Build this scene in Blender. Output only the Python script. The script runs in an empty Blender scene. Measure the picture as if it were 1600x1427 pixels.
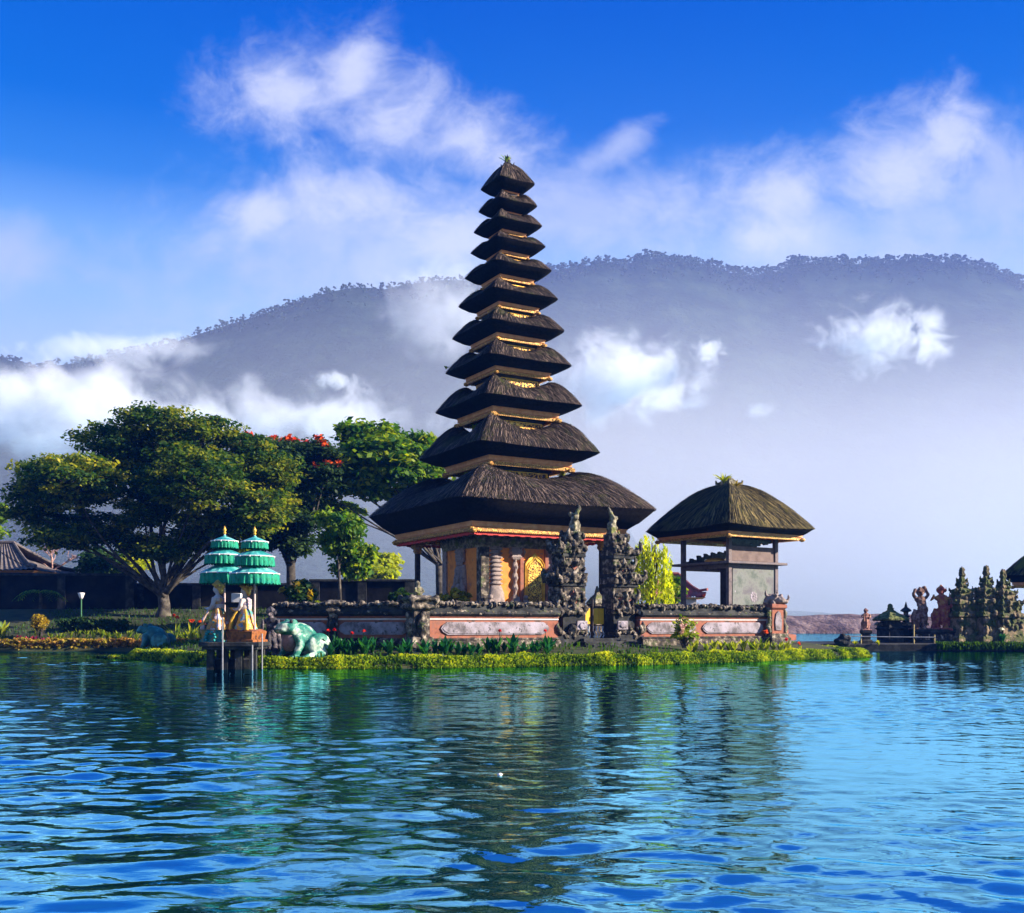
import bpy, bmesh, math, random
import numpy as np
from mathutils import Vector, Matrix, noise as mnoise
R = math.radians
random.seed(7)
rng = np.random.default_rng(7)
sc = bpy.context.scene
col = sc.collection

# ------------------------------------------------------------------ camera
H0, F, CX, HY = 1.2, 1600.0, 800.0, 976.0        # eye height, focal length in photo pixels, principal column, horizon row
cam_d = bpy.data.cameras.new("camera")
cam = bpy.data.objects.new("camera", cam_d); col.objects.link(cam)
cam.location = (0, 0, H0); cam.rotation_euler = (R(90), 0, 0)
cam_d.sensor_fit = 'HORIZONTAL'; cam_d.sensor_width = 36; cam_d.lens = 36
cam_d.shift_y = (HY - 713.5) / 1600
cam_d.clip_start = 0.1; cam_d.clip_end = 6000
sc.camera = cam
def W(x, y, d):
    return Vector(((x - CX) / F * d, d, H0 + (HY - y) / F * d))
def WX(x, d): return (x - CX) / F * d
def WZ(y, d): return H0 + (HY - y) / F * d

# ------------------------------------------------------------------ node helper
class G:
    def __init__(s, tree):
        s.t = tree; tree.nodes.clear()
    def n(s, typ, ins=None, **kw):
        nd = s.t.nodes.new(typ)
        for k, v in kw.items(): setattr(nd, k, v)
        for k, v in (ins or {}).items(): s.set(nd.inputs[k], v)
        return nd
    def set(s, sock, v):
        if isinstance(v, bpy.types.NodeSocket): s.t.links.new(v, sock)
        elif isinstance(v, bpy.types.Node): s.t.links.new(v.outputs[0], sock)
        elif isinstance(v, (tuple, list)) and sock.type == 'RGBA' and len(v) == 3: sock.default_value = (*v, 1)
        else: sock.default_value = v
    def m(s, op, a, b=0.0, c=0.0, clamp=False):
        nd = s.t.nodes.new('ShaderNodeMath'); nd.operation = op; nd.use_clamp = clamp
        s.set(nd.inputs[0], a); s.set(nd.inputs[1], b); s.set(nd.inputs[2], c)
        return nd.outputs[0]
    def mix(s, f, a, b, bt='MIX'):
        nd = s.t.nodes.new('ShaderNodeMix'); nd.data_type = 'RGBA'; nd.blend_type = bt
        s.set(nd.inputs[0], f); s.set(nd.inputs[6], a); s.set(nd.inputs[7], b)
        return nd.outputs[2]
    def ramp(s, f, stops, interp='LINEAR'):
        nd = s.t.nodes.new('ShaderNodeValToRGB'); cr = nd.color_ramp; cr.interpolation = interp
        while len(cr.elements) < len(stops): cr.elements.new(0.5)
        for e, (p, c) in zip(cr.elements, stops):
            e.position = p; e.color = (*c, 1) if isinstance(c, (tuple, list)) else (c, c, c, 1)
        s.set(nd.inputs[0], f); return nd.outputs[0]
    def ss(s, x, a, b):                      # smoothstep a..b -> 0..1
        nd = s.t.nodes.new('ShaderNodeMapRange'); nd.interpolation_type = 'SMOOTHSTEP'
        s.set(nd.inputs[0], x); s.set(nd.inputs[1], a); s.set(nd.inputs[2], b)
        return nd.outputs[0]
    def noise(s, vec, scale, detail=4.0, rough=0.55, dist=0.0, dim='3D'):
        nd = s.n('ShaderNodeTexNoise', {'Scale': scale, 'Detail': detail, 'Roughness': rough, 'Distortion': dist}, noise_dimensions=dim)
        if vec is not None: s.set(nd.inputs['Vector'], vec)
        return nd.outputs[0]
    def comb(s, x, y, z):
        return s.n('ShaderNodeCombineXYZ', {0: x, 1: y, 2: z}).outputs[0]

# ------------------------------------------------------------------ sun and sky
SUN_AZ, SUN_EL = -7.0, 22.5                    # degrees: azimuth from +X (negative = towards the camera), elevation
S = Vector((math.cos(R(SUN_EL)) * math.cos(R(SUN_AZ)), math.cos(R(SUN_EL)) * math.sin(R(SUN_AZ)), math.sin(R(SUN_EL))))
sd = bpy.data.lights.new("sun", 'SUN'); sun = bpy.data.objects.new("sun", sd); col.objects.link(sun)
sd.energy = 5.0; sd.angle = R(0.5); sd.color = (1.0, 0.885, 0.745)
sun.rotation_euler = S.to_track_quat('Z', 'Y').to_euler()
sun.location = (30, -20, 40)

world = bpy.data.worlds.new("World"); sc.world = world; world.use_nodes = True
g = G(world.node_tree)
sky = g.n('ShaderNodeTexSky', sky_type='NISHITA', sun_disc=False, sun_elevation=R(SUN_EL), sun_rotation=R(90 - SUN_AZ))
tc = g.n('ShaderNodeTexCoord')
sep = g.n('ShaderNodeSeparateXYZ', {0: tc.outputs['Generated']})
dx, dy, dz = sep.outputs[0], sep.outputs[1], sep.outputs[2]
ysafe = g.m('MAXIMUM', dy, 0.08)
u = g.m('DIVIDE', dx, ysafe); v = g.m('DIVIDE', dz, ysafe)
vr = g.m('DIVIDE', dz, g.m('SQRT', g.m('ADD', g.m('MULTIPLY', dx, dx), g.m('MULTIPLY', dy, dy))))   # tan of elevation
blue = g.ramp(g.m('DIVIDE', vr, 1.2), [(0.0, (0.27, 0.33, 0.45)), (0.18, (0.25, 0.32, 0.45)), (0.25, (0.17, 0.285, 0.45)), (0.30, (0.105, 0.225, 0.43)),
                            (0.345, (0.016, 0.115, 0.36)), (0.40, (0.0, 0.072, 0.32)), (0.51, (0.0, 0.046, 0.28)), (0.66, (0.0, 0.075, 0.31)), (0.9, (0.0, 0.07, 0.28))])
skyc = g.mix(0.985, g.mix(1.0, sky.outputs[0], (0.03, 0.30, 1.0), 'MULTIPLY'), g.mix(1.0, blue, (6.8, 6.8, 6.8), 'MULTIPLY'))
# clouds, laid out in directions of the sky (tangents of azimuth u and elevation v), at infinity
def blob(px, py, rx, ry, rot=0.0):
    a = g.m('SUBTRACT', u, (px - CX) / F); b = g.m('SUBTRACT', v, (HY - py) / F)
    c_, s_ = math.cos(R(rot)), math.sin(R(rot))
    a2 = g.m('ADD', g.m('MULTIPLY', a, c_), g.m('MULTIPLY', b, s_))
    b2 = g.m('SUBTRACT', g.m('MULTIPLY', b, c_), g.m('MULTIPLY', a, s_))
    e = g.m('ADD', g.m('POWER', g.m('ABSOLUTE', g.m('DIVIDE', a2, rx / F)), 2), g.m('POWER', g.m('ABSOLUTE', g.m('DIVIDE', b2, ry / F)), 2))
    return g.m('SUBTRACT', 1.0, g.m('SQRT', e))
def union(lst):
    o = lst[0]
    for x in lst[1:]: o = g.n('ShaderNodeMath', {0: o, 1: x, 2: 0.25}, operation='SMOOTH_MAX').outputs[0]
    return o
cuv = g.comb(u, g.m('MULTIPLY', v, 1.2), 0.3)
wv = g.n('ShaderNodeTexNoise', {'Vector': cuv, 'Scale': 6.0, 'Detail': 3.0}).outputs[1]
cuw = g.n('ShaderNodeVectorMath', {0: cuv, 1: g.n('ShaderNodeVectorMath', {0: g.n('ShaderNodeVectorMath', {0: wv, 1: (0.5, 0.5, 0.5)}, operation='SUBTRACT'), 3: 0.10}, operation='SCALE')}, operation='ADD').outputs[0]
n1 = g.noise(cuw, 8.5, 10.0, 0.60, 0.15); n2 = g.noise(cuw, 26.0, 9.0, 0.68, 0.25)
nn = g.m('ADD', g.m('MULTIPLY', g.m('SUBTRACT', n1, 0.5), 2.0), g.m('MULTIPLY', g.m('SUBTRACT', n2, 0.5), 1.0))
thick = union([blob(440, 140, 150, 120, 10), blob(545, 120, 80, 120, -25), blob(600, 200, 180, 110), blob(730, 220, 150, 95, -8),
               blob(570, 310, 210, 110), blob(405, 335, 120, 60), blob(690, 380, 250, 120),
               blob(1390, 275, 210, 115, 18), blob(1240, 300, 180, 90, 8), blob(1490, 225, 110, 110, 30), blob(1200, 370, 300, 80)])
dens = g.ss(g.m('ADD', thick, g.m('MULTIPLY', nn, 0.92)), -0.12, 1.12)
veil = union([blob(600, 390, 520, 210), blob(1300, 390, 700, 170, -3), blob(900, 340, 240, 110), blob(960, 235, 110, 40, 35), blob(1560, 290, 150, 170), blob(-40, 400, 180, 90)])
veild = g.m('MULTIPLY', g.ss(g.m('ADD', veil, g.m('MULTIPLY', nn, 0.75)), 0.0, 1.0), 0.68)
dens = g.m('MULTIPLY', dens, 0.86)
gen = g.ss(g.m('ADD', g.noise(tc.outputs['Generated'], 2.4, 7.0, 0.6), g.m('MULTIPLY', vr, -0.06)), 0.46, 0.70)   # the rest of the sky, unseen; cloud cover raised for white water glints
front = g.ss(dy, 0.25, 0.6)
front = g.m('MULTIPLY', front, g.ss(v, 0.84, 0.66))
alpha = g.m('ADD', g.m('MULTIPLY', front, g.m('MAXIMUM', dens, veild)), g.m('MULTIPLY', g.m('SUBTRACT', 1.0, front), g.m('MULTIPLY', gen, 0.7)), clamp=True)
cloudc = g.mix(dens, (2.2, 2.38, 2.98), (3.0, 3.05, 3.35))
final = g.mix(alpha, skyc, cloudc)
bg = g.n('ShaderNodeBackground', {'Color': final, 'Strength': 0.1})
g.n('ShaderNodeOutputWorld', {'Surface': bg.outputs[0]})

sc.view_settings.view_transform = 'Standard'; sc.view_settings.look = 'None'
sc.view_settings.exposure = 1.6; sc.view_settings.gamma = 1.0
sc.render.engine = 'CYCLES'
cy = sc.cycles
cy.use_denoising = True
try: cy.denoiser = 'OPENIMAGEDENOISE'
except Exception: pass
cy.max_bounces = 6; cy.diffuse_bounces = 3; cy.glossy_bounces = 3; cy.transmission_bounces = 3; cy.transparent_max_bounces = 6; cy.volume_bounces = 6
cy.volume_step_rate = 1.0; cy.volume_max_steps = 128
cy.caustics_reflective = False; cy.caustics_refractive = False
cy.sample_clamp_indirect = 6.0

# ------------------------------------------------------------------ object helpers
def tag(o, label=None, cat=None, group=None, kind=None):
    if label: o["label"] = label
    if cat: o["category"] = cat
    if group: o["group"] = group
    if kind: o["kind"] = kind
    return o
def thing(name, loc, label, cat, rz=0.0, group=None):
    o = bpy.data.objects.new(name, None); col.objects.link(o)
    o.location = loc; o.rotation_euler = (0, 0, rz); o.empty_display_size = 0.2
    return tag(o, label, cat, group)
def kids(o): return [c for c in bpy.data.objects if c.parent == o]
def copy_tree(o, loc, rz=None, sc_=None, label=None, group=None):
    c = o.copy(); col.objects.link(c); c.location = loc
    if rz is not None: c.rotation_euler = (0, 0, rz)
    if sc_ is not None: c.scale = (sc_, sc_, sc_) if not isinstance(sc_, tuple) else sc_
    if label: c["label"] = label
    if group: c["group"] = group
    for ch in list(o.children):
        d = ch.copy(); col.objects.link(d); d.parent = c
        for gch in list(ch.children):
            e = gch.copy(); col.objects.link(e); e.parent = d
    return c
def rotz(p, a):
    c, s = math.cos(a), math.sin(a)
    return (p[0] * c - p[1] * s, p[0] * s + p[1] * c, p[2])

class MB:
    def __init__(s): s.v = []; s.f = []; s.m = []; s.uv = None
    def add(s, vs, fs, m=0):
        b = len(s.v); s.v += [tuple(x) for x in vs]
        for f in fs: s.f.append(tuple(b + i for i in f)); s.m.append(m)
        return s
    def box(s, c, d, rz=0.0, top=(1, 1), m=0, tilt=None):
        x, y, z = d[0] / 2, d[1] / 2, d[2] / 2
        vs = [(-x, -y, -z), (x, -y, -z), (x, y, -z), (-x, y, -z), (-x * top[0], -y * top[1], z), (x * top[0], -y * top[1], z), (x * top[0], y * top[1], z), (-x * top[0], y * top[1], z)]
        if tilt is not None: vs = [tuple(tilt @ Vector(p)) for p in vs]
        vs = [rotz(p, rz) for p in vs]
        vs = [(p[0] + c[0], p[1] + c[1], p[2] + c[2]) for p in vs]
        return s.add(vs, [(3, 2, 1, 0), (4, 5, 6, 7), (0, 1, 5, 4), (1, 2, 6, 5), (2, 3, 7, 6), (3, 0, 4, 7)], m)
    def bev(s, c, d, b=0.02, rz=0.0, m=0):       # box with chamfered vertical and horizontal edges (three stacked rings)
        prof = [(b, 0), (0, b), (0, d[2] - b), (b, d[2])]
        return s.stack([((d[0] / 2 - i), (d[1] / 2 - i), z - d[2] / 2) for i, z in prof], c, rz, m)
    def stack(s, rings, c=(0, 0, 0), rz=0.0, m=0):   # rings of rectangles (hx, hy, z[, ox, oy]) bottom to top
        vs = []; fs = []
        for r in rings:
            ox, oy = (r[3], r[4]) if len(r) > 3 else (0, 0)
            for a, b in ((-1, -1), (1, -1), (1, 1), (-1, 1)):
                p = rotz((a * r[0] + ox, b * r[1] + oy, r[2]), rz); vs.append((p[0] + c[0], p[1] + c[1], p[2] + c[2]))
        n = len(rings)
        for k in range(n - 1):
            for j in range(4):
                a = 4 * k + j; b = 4 * k + (j + 1) % 4; fs.append((a, b, b + 4, a + 4))
        fs.append((3, 2, 1, 0)); t = 4 * (n - 1); fs.append((t, t + 1, t + 2, t + 3))
        return s.add(vs, fs, m)
    def ring(s, ro, ri, z0, z1, m=0):             # square ring of boards
        vs = []
        for r, z in ((ro, z0), (ro, z1), (ri, z1), (ri, z0)):
            for a, b in ((-1, -1), (1, -1), (1, 1), (-1, 1)): vs.append((a * r, b * r, z))
        fs = []
        for k in range(4):
            for j in range(4):
                a = 4 * k + j; b = 4 * k + (j + 1) % 4; c2 = 4 * ((k + 1) % 4)
                fs.append((a, b, c2 + (j + 1) % 4, c2 + j))
        return s.add(vs, fs, m)
    def lathe(s, prof, n=14, c=(0, 0, 0), m=0, sx=1, sy=1, ph=0):
        vs = []; fs = []
        for r, z in prof:
            for j in range(n):
                a = 2 * math.pi * j / n + ph; vs.append((c[0] + r * math.cos(a) * sx, c[1] + r * math.sin(a) * sy, c[2] + z))
        for k in range(len(prof) - 1):
            for j in range(n):
                a = k * n + j; b = k * n + (j + 1) % n; fs.append((a, b, b + n, a + n))
        fs.append(tuple(range(n - 1, -1, -1))); t = (len(prof) - 1) * n; fs.append(tuple(range(t, t + n)))
        return s.add(vs, fs, m)
    def tube(s, pts, rad, n=7, m=0):
        pts = [Vector(p) for p in pts]
        if not isinstance(rad, (list, tuple)): rad = [rad] * len(pts)
        vs = []; fs = []; ref = Vector((0.31, 0.95, 0.05))
        for i, p in enumerate(pts):
            t = (pts[min(i + 1, len(pts) - 1)] - pts[max(i - 1, 0)]).normalized()
            a = t.cross(ref)
            if a.length < 0.2: a = t.cross(Vector((0.9, 0.1, 0.4)))
            a.normalize(); b = t.cross(a)
            for j in range(n):
                q = 2 * math.pi * j / n; vs.append(tuple(p + (a * math.cos(q) + b * math.sin(q)) * rad[i]))
        for k in range(len(pts) - 1):
            for j in range(n):
                a = k * n + j; b = k * n + (j + 1) % n; fs.append((a, b, b + n, a + n))
        fs.append(tuple(range(n - 1, -1, -1))); t = (len(pts) - 1) * n; fs.append(tuple(range(t, t + n)))
        return s.add(vs, fs, m)
    def ball(s, c, r, nu=12, nv=8, m=0, amp=0.0, fr=2.0, rot=None):
        if not isinstance(r, (list, tuple)): r = (r, r, r)
        vs = []; fs = []
        vs.append((0, 0, -1))
        for i in range(1, nv):
            a = math.pi * i / nv - math.pi / 2
            for j in range(nu):
                q = 2 * math.pi * j / nu; vs.append((math.cos(a) * math.cos(q), math.cos(a) * math.sin(q), math.sin(a)))
        vs.append((0, 0, 1))
        for j in range(nu): fs.append((0, 1 + (j + 1) % nu, 1 + j))
        for i in range(nv - 2):
            for j in range(nu):
                a = 1 + i * nu + j; b = 1 + i * nu + (j + 1) % nu; fs.append((a, b, b + nu, a + nu))
        t = len(vs) - 1; b0 = 1 + (nv - 2) * nu
        for j in range(nu): fs.append((b0 + j, b0 + (j + 1) % nu, t))
        out = []
        for p in vs:
            k = 1.0
            if amp: k += amp * mnoise.noise(Vector((p[0] * fr + c[0] * 3.1, p[1] * fr + c[1] * 3.1, p[2] * fr + c[2] * 3.1)))
            q = Vector((p[0] * r[0] * k, p[1] * r[1] * k, p[2] * r[2] * k))
            if rot is not None: q = rot @ q
            out.append((q[0] + c[0], q[1] + c[1], q[2] + c[2]))
        return s.add(out, fs, m)
    def mesh(s, name, mats, smooth=False):
        me = bpy.data.meshes.new(name); me.from_pydata(s.v, [], s.f)
        for mt in (mats if isinstance(mats, (list, tuple)) else [mats]): me.materials.append(mt)
        if any(s.m): me.polygons.foreach_set('material_index', s.m)
        if smooth: me.polygons.foreach_set('use_smooth', [True] * len(me.polygons))
        me.update(); return me
    def build(s, name, mats, parent=None, smooth=False, loc=None, rz=None):
        o = bpy.data.objects.new(name, s.mesh(name, mats, smooth)); col.objects.link(o)
        if parent is not None: o.parent = parent
        if loc is not None: o.location = loc
        if rz is not None: o.rotation_euler = (0, 0, rz)
        return o

def np_obj(name, V, Q, mats, parent=None, smooth=False, tint=None, uv=None, loc=None, mi=None):
    """mesh from numpy vertex array and an array of faces (all of one size)"""
    V = np.asarray(V, dtype=np.float32); Q = np.asarray(Q, dtype=np.int32); k = Q.shape[1]
    me = bpy.data.meshes.new(name)
    me.vertices.add(len(V)); me.vertices.foreach_set('co', V.ravel())
    me.loops.add(Q.size); me.loops.foreach_set('vertex_index', Q.ravel())
    me.polygons.add(len(Q)); me.polygons.foreach_set('loop_start', np.arange(0, Q.size, k, dtype=np.int32))
    for mt in (mats if isinstance(mats, (list, tuple)) else [mats]): me.materials.append(mt)
    if mi is not None: me.polygons.foreach_set('material_index', np.asarray(mi, dtype=np.int32))
    if smooth: me.polygons.foreach_set('use_smooth', np.ones(len(Q), dtype=bool))
    if tint is not None:
        at = me.attributes.new('tint', 'FLOAT', 'FACE'); at.data.foreach_set('value', np.asarray(tint, dtype=np.float32))
    if uv is not None:
        ul = me.uv_layers.new(name='UVMap'); ul.data.foreach_set('uv', np.asarray(uv, dtype=np.float32)[Q.ravel()].ravel())
    me.update(calc_edges=True); me.validate()
    o = bpy.data.objects.new(name, me); col.objects.link(o)
    if parent is not None: o.parent = parent
    if loc is not None: o.location = loc
    return o

def sculpt(mb, name, mat, parent=None, voxel=0.03, amp=0.0, freq=6.0, smooth=True, loc=None, rz=None, it=2):
    """fuse the blobs of mb into one continuous skin (voxel remesh), soften it and roughen it"""
    o = MB.build(mb, name, mat, None)
    md = o.modifiers.new('r', 'REMESH'); md.mode = 'VOXEL'; md.voxel_size = voxel
    if it:
        ms = o.modifiers.new('s', 'SMOOTH'); ms.factor = 0.5; ms.iterations = it
    dg = bpy.context.evaluated_depsgraph_get()
    me = bpy.data.meshes.new_from_object(o.evaluated_get(dg)); me.name = name
    o.modifiers.clear(); old = o.data; o.data = me; bpy.data.meshes.remove(old)
    if not me.materials: me.materials.append(mat)
    if amp:
        n = len(me.vertices); co = np.empty(n * 3, dtype=np.float32); me.vertices.foreach_get('co', co); co = co.reshape(-1, 3)
        no = np.empty(n * 3, dtype=np.float32); me.vertices.foreach_get('normal', no); no = no.reshape(-1, 3)
        k = np.array([mnoise.noise(Vector(p) * freq) + 0.5 * mnoise.noise(Vector(p) * freq * 2.3) for p in co.astype(float)], dtype=np.float32)
        co += no * (k * amp)[:, None]; me.vertices.foreach_set('co', co.ravel())
    me.polygons.foreach_set('use_smooth', [smooth] * len(me.polygons)); me.update()
    if parent is not None: o.parent = parent
    if loc is not None: o.location = loc
    if rz is not None: o.rotation_euler = (0, 0, rz)
    return o

# ------------------------------------------------------------------ materials
def newmat(name):
    m = bpy.data.materials.new(name); m.use_nodes = True
    return m, G(m.node_tree)
def finish(g, bsdf): g.n('ShaderNodeOutputMaterial', {'Surface': bsdf})
def mottled(name, cols, scale=3.0, rough=0.85, bump=0.4, bscale=18.0, stops=None, det=6.0, moss=None, metal=0.0, spec=0.3, bdist=0.02, speck=None):
    """surface whose colour wanders between two to four colours, with a rough bump"""
    m, g = newmat(name)
    tc = g.n('ShaderNodeTexCoord').outputs['Object']
    n = g.noise(tc, scale, det, 0.62)
    k = len(cols); st = stops or [0.36 + 0.28 * i / max(1, k - 1) for i in range(k)]
    c = g.ramp(n, list(zip(st, cols)))
    if speck: c = g.mix(g.ss(g.noise(tc, speck[1], 3.0, 0.6), speck[2], speck[2] + 0.08), c, speck[0])
    if moss: c = g.mix(g.m('MULTIPLY', g.ss(g.noise(tc, moss[1], 5.0, 0.6), moss[2], moss[2] + 0.12), moss[3] if len(moss) > 3 else 1.0), c, moss[0])
    b = g.n('ShaderNodeBump', {'Strength': bump, 'Distance': bdist, 'Height': g.noise(tc, bscale, 5.0, 0.6)})
    p = g.n('ShaderNodeBsdfPrincipled', {'Base Color': c, 'Roughness': rough, 'Metallic': metal, 'Specular IOR Level': spec, 'Normal': b.outputs[0]})
    finish(g, p.outputs[0]); return m
def leafmat(name, cols, trans=0.35, rough=0.55, tcol=None):
    """cols picked per leaf by the random face attribute 'tint'"""
    m, g = newmat(name)
    a = g.n('ShaderNodeAttribute', attribute_name='tint').outputs['Fac']
    k = len(cols); c = g.ramp(a, [(i / max(1, k - 1), cc) for i, cc in enumerate(cols)])
    p = g.n('ShaderNodeBsdfPrincipled', {'Base Color': c, 'Roughness': rough, 'Specular IOR Level': 0.25})
    t = g.n('ShaderNodeBsdfTranslucent', {'Color': g.mix(1.0, c, tcol or (1.5, 1.45, 0.5), 'MULTIPLY')})
    s = g.n('ShaderNodeMixShader', {0: trans, 1: p.outputs[0], 2: t.outputs[0]})
    finish(g, s.outputs[0]); return m

def thatch(name, c_dark, c_mid, c_light, moss, mossamt):
    m, g = newmat(name)
    uv = g.n('ShaderNodeUVMap').outputs[0]; tc = g.n('ShaderNodeTexCoord').outputs['Object']
    sp = g.n('ShaderNodeSeparateXYZ', {0: uv})
    warp = g.m('MULTIPLY', g.m('SUBTRACT', g.noise(tc, 1.3, 3.0), 0.5), 0.35)
    st = g.comb(g.m('MULTIPLY', g.m('ADD', sp.outputs[0], warp), 15.0), g.m('MULTIPLY', sp.outputs[1], 1.5), 0.0)
    st2 = g.comb(g.m('MULTIPLY', g.m('ADD', sp.outputs[0], warp), 55.0), g.m('MULTIPLY', sp.outputs[1], 3.0), 0.0)
    n = g.m('ADD', g.m('MULTIPLY', g.noise(st, 1.0, 3.0, 0.6), 0.6), g.m('MULTIPLY', g.noise(st2, 1.0, 2.0, 0.6), 0.4))
    c = g.ramp(n, [(0.36, c_dark), (0.52, c_mid), (0.66, c_light)])
    mo = g.m('MULTIPLY', g.ss(g.noise(tc, 1.1, 6.0, 0.65), 0.50, 0.66), mossamt)
    c = g.mix(mo, c, g.mix(n, (moss[0] * .4, moss[1] * .4, moss[2] * .4), (moss[0] * 1.6, moss[1] * 1.6, moss[2] * 1.6)))
    b = g.n('ShaderNodeBump', {'Strength': 0.9, 'Distance': 0.09, 'Height': n})
    p = g.n('ShaderNodeBsdfPrincipled', {'Base Color': c, 'Roughness': 0.95, 'Specular IOR Level': 0.1, 'Normal': b.outputs[0]})
    finish(g, p.outputs[0]); return m

def carved(name, c_hi, c_lo, scale=14.0, rough=0.45, metal=0.35, thr=0.42):
    """gilded relief carving: scrolling ridges with dark recesses"""
    m, g = newmat(name)
    tc = g.n('ShaderNodeTexCoord').outputs['Object']
    vn = g.n('ShaderNodeTexVoronoi', {'Scale': scale}, feature='SMOOTH_F1')
    wv = g.mix(0.12, tc, g.n('ShaderNodeTexNoise', {'Vector': tc, 'Scale': scale * .5}).outputs[1])
    g.set(vn.inputs['Vector'], wv)
    wave = g.m('SINE', g.m('MULTIPLY', vn.outputs[0], 16.0))
    h = g.ss(wave, -0.5, 0.6)
    c = g.mix(h, c_lo, c_hi)
    c = g.mix(g.ss(g.noise(tc, 5.0), 0.55, 0.8), c, (c_hi[0] * .55, c_hi[1] * .45, c_hi[2] * .4))
    b = g.n('ShaderNodeBump', {'Strength': 1.0, 'Distance': 0.04, 'Height': h})
    p = g.n('ShaderNodeBsdfPrincipled', {'Base Color': c, 'Roughness': rough, 'Metallic': metal, 'Normal': b.outputs[0]})
    finish(g, p.outputs[0]); return m

M = {}
M['thatch'] = thatch('thatch', (0.005, 0.004, 0.004), (0.016, 0.012, 0.011), (0.19, 0.135, 0.105), (0.05, 0.065, 0.012), 0.6)
M['thatch_moss'] = thatch('thatch_moss', (0.006, 0.006, 0.004), (0.032, 0.026, 0.013), (0.27, 0.20, 0.08), (0.13, 0.125, 0.012), 1.0)
M['straw'] = leafmat('straw', [(0.006, 0.005, 0.005), (0.022, 0.017, 0.014), (0.33, 0.23, 0.175)], 0.0, 0.9)
M['straw_moss'] = leafmat('straw_moss', [(0.010, 0.009, 0.006), (0.05, 0.042, 0.016), (0.42, 0.31, 0.11)], 0.0, 0.9)
M['cut'] = mottled('thatch_cut', [(0.006, 0.006, 0.007), (0.016, 0.014, 0.014)], 9, 0.95, 0.6, 40, spec=0.1)
M['gilt'] = carved('gilt_trim', (0.86, 0.47, 0.09), (0.30, 0.11, 0.03), 22, 0.5, 0.15)
M['panel'] = carved('gilt_panel', (0.78, 0.40, 0.07), (0.05, 0.02, 0.012), 11)
M['gold'] = mottled('gold_paint', [(0.62, 0.30, 0.03), (0.85, 0.48, 0.07)], 6, 0.38, 0.25, 20, metal=0.4)
M['board'] = mottled('eave_board', [(0.66, 0.27, 0.09), (0.82, 0.42, 0.17)], 5, 0.6, 0.2, 20)
M['red'] = mottled('red_cloth', [(0.45, 0.03, 0.03), (0.6, 0.06, 0.04)], 5, 0.7)
M['wood'] = mottled('dark_wood', [(0.02, 0.014, 0.011), (0.055, 0.038, 0.03)], 6, 0.7, 0.3, 25)
M['greywood'] = mottled('weathered_wood', [(0.10, 0.08, 0.085), (0.20, 0.155, 0.15), (0.13, 0.11, 0.12)], 5, 0.8, 0.35, 28)
M['plaster'] = mottled('orange_plaster', [(0.70, 0.20, 0.03), (0.84, 0.29, 0.05), (0.6, 0.18, 0.04)], 2.2, 0.8, 0.25, 14, speck=((0.25, 0.16, 0.11), 3.5, 0.62))
M['brick'] = mottled('red_brick', [(0.20, 0.075, 0.05), (0.34, 0.12, 0.07), (0.24, 0.11, 0.08)], 3.5, 0.85, 0.4, 16, moss=((0.05, 0.05, 0.04), 2.2, 0.55, 0.8))
M['whiteband'] = mottled('limewash_band', [(0.62, 0.52, 0.48), (0.75, 0.68, 0.66)], 4, 0.8, 0.2, 18)
M['relief'] = mottled('relief_stone', [(0.14, 0.11, 0.10), (0.32, 0.25, 0.22), (0.22, 0.175, 0.16)], 4, 0.85, 0.7, 22, bdist=0.03)
M['panelstone'] = mottled('panel_stone', [(0.13, 0.11, 0.115), (0.30, 0.26, 0.285), (0.41, 0.36, 0.41)], 2.3, 0.85, 0.5, 24, speck=((0.10, 0.09, 0.09), 7.0, 0.60))
M['stone'] = mottled('mossy_stone', [(0.014, 0.013, 0.012), (0.042, 0.035, 0.030), (0.15, 0.12, 0.09), (0.50, 0.43, 0.33)], 5.0, 0.9, 0.8, 20, stops=[0.36, 0.47, 0.56, 0.68], moss=((0.05, 0.075, 0.015), 3.0, 0.56, 0.75), bdist=0.03)
M['stone_pale'] = mottled('lichen_stone', [(0.06, 0.055, 0.04), (0.17, 0.15, 0.10), (0.42, 0.37, 0.26)], 6.0, 0.9, 0.8, 22, moss=((0.15, 0.18, 0.02), 3.5, 0.52, 0.7), bdist=0.03)  # paler tones and yellower moss than the mossy stone
M['stone_dark'] = mottled('dark_stone', [(0.010, 0.011, 0.012), (0.025, 0.026, 0.026), (0.06, 0.06, 0.055)], 3.0, 0.9, 0.6, 16)
M['blackwall'] = mottled('black_wall', [(0.006, 0.006, 0.007), (0.013, 0.013, 0.014), (0.022, 0.022, 0.022)], 1.5, 0.95, 0.4, 10, spec=0.1)
M['redstone'] = mottled('pink_stone', [(0.10, 0.05, 0.04), (0.34, 0.15, 0.12), (0.48, 0.28, 0.18)], 4.5, 0.85, 0.7, 20, moss=((0.10, 0.09, 0.03), 3.0, 0.60, 0.7), bdist=0.03)
M['rubble'] = mottled('earth_bank', [(0.04, 0.026, 0.024), (0.13, 0.08, 0.07), (0.25, 0.175, 0.15)], 0.35, 0.95, 1.0, 1.6, bdist=0.4)
M['soil'] = mottled('soil', [(0.015, 0.018, 0.008), (0.04, 0.05, 0.015), (0.06, 0.055, 0.02)], 0.9, 0.95, 0.5, 8)
M['bark'] = mottled('bark', [(0.022, 0.019, 0.015), (0.06, 0.05, 0.04), (0.13, 0.11, 0.085)], 4, 0.9, 0.8, 14, moss=((0.06, 0.08, 0.02), 2.0, 0.58, 0.6))
M['tile'] = mottled('roof_tile', [(0.07, 0.06, 0.055), (0.17, 0.14, 0.13)], 3, 0.8, 0.3, 12)
M['redtile'] = mottled('red_roof_tile', [(0.25, 0.07, 0.06), (0.36, 0.12, 0.10)], 3, 0.8, 0.3, 12)
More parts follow.
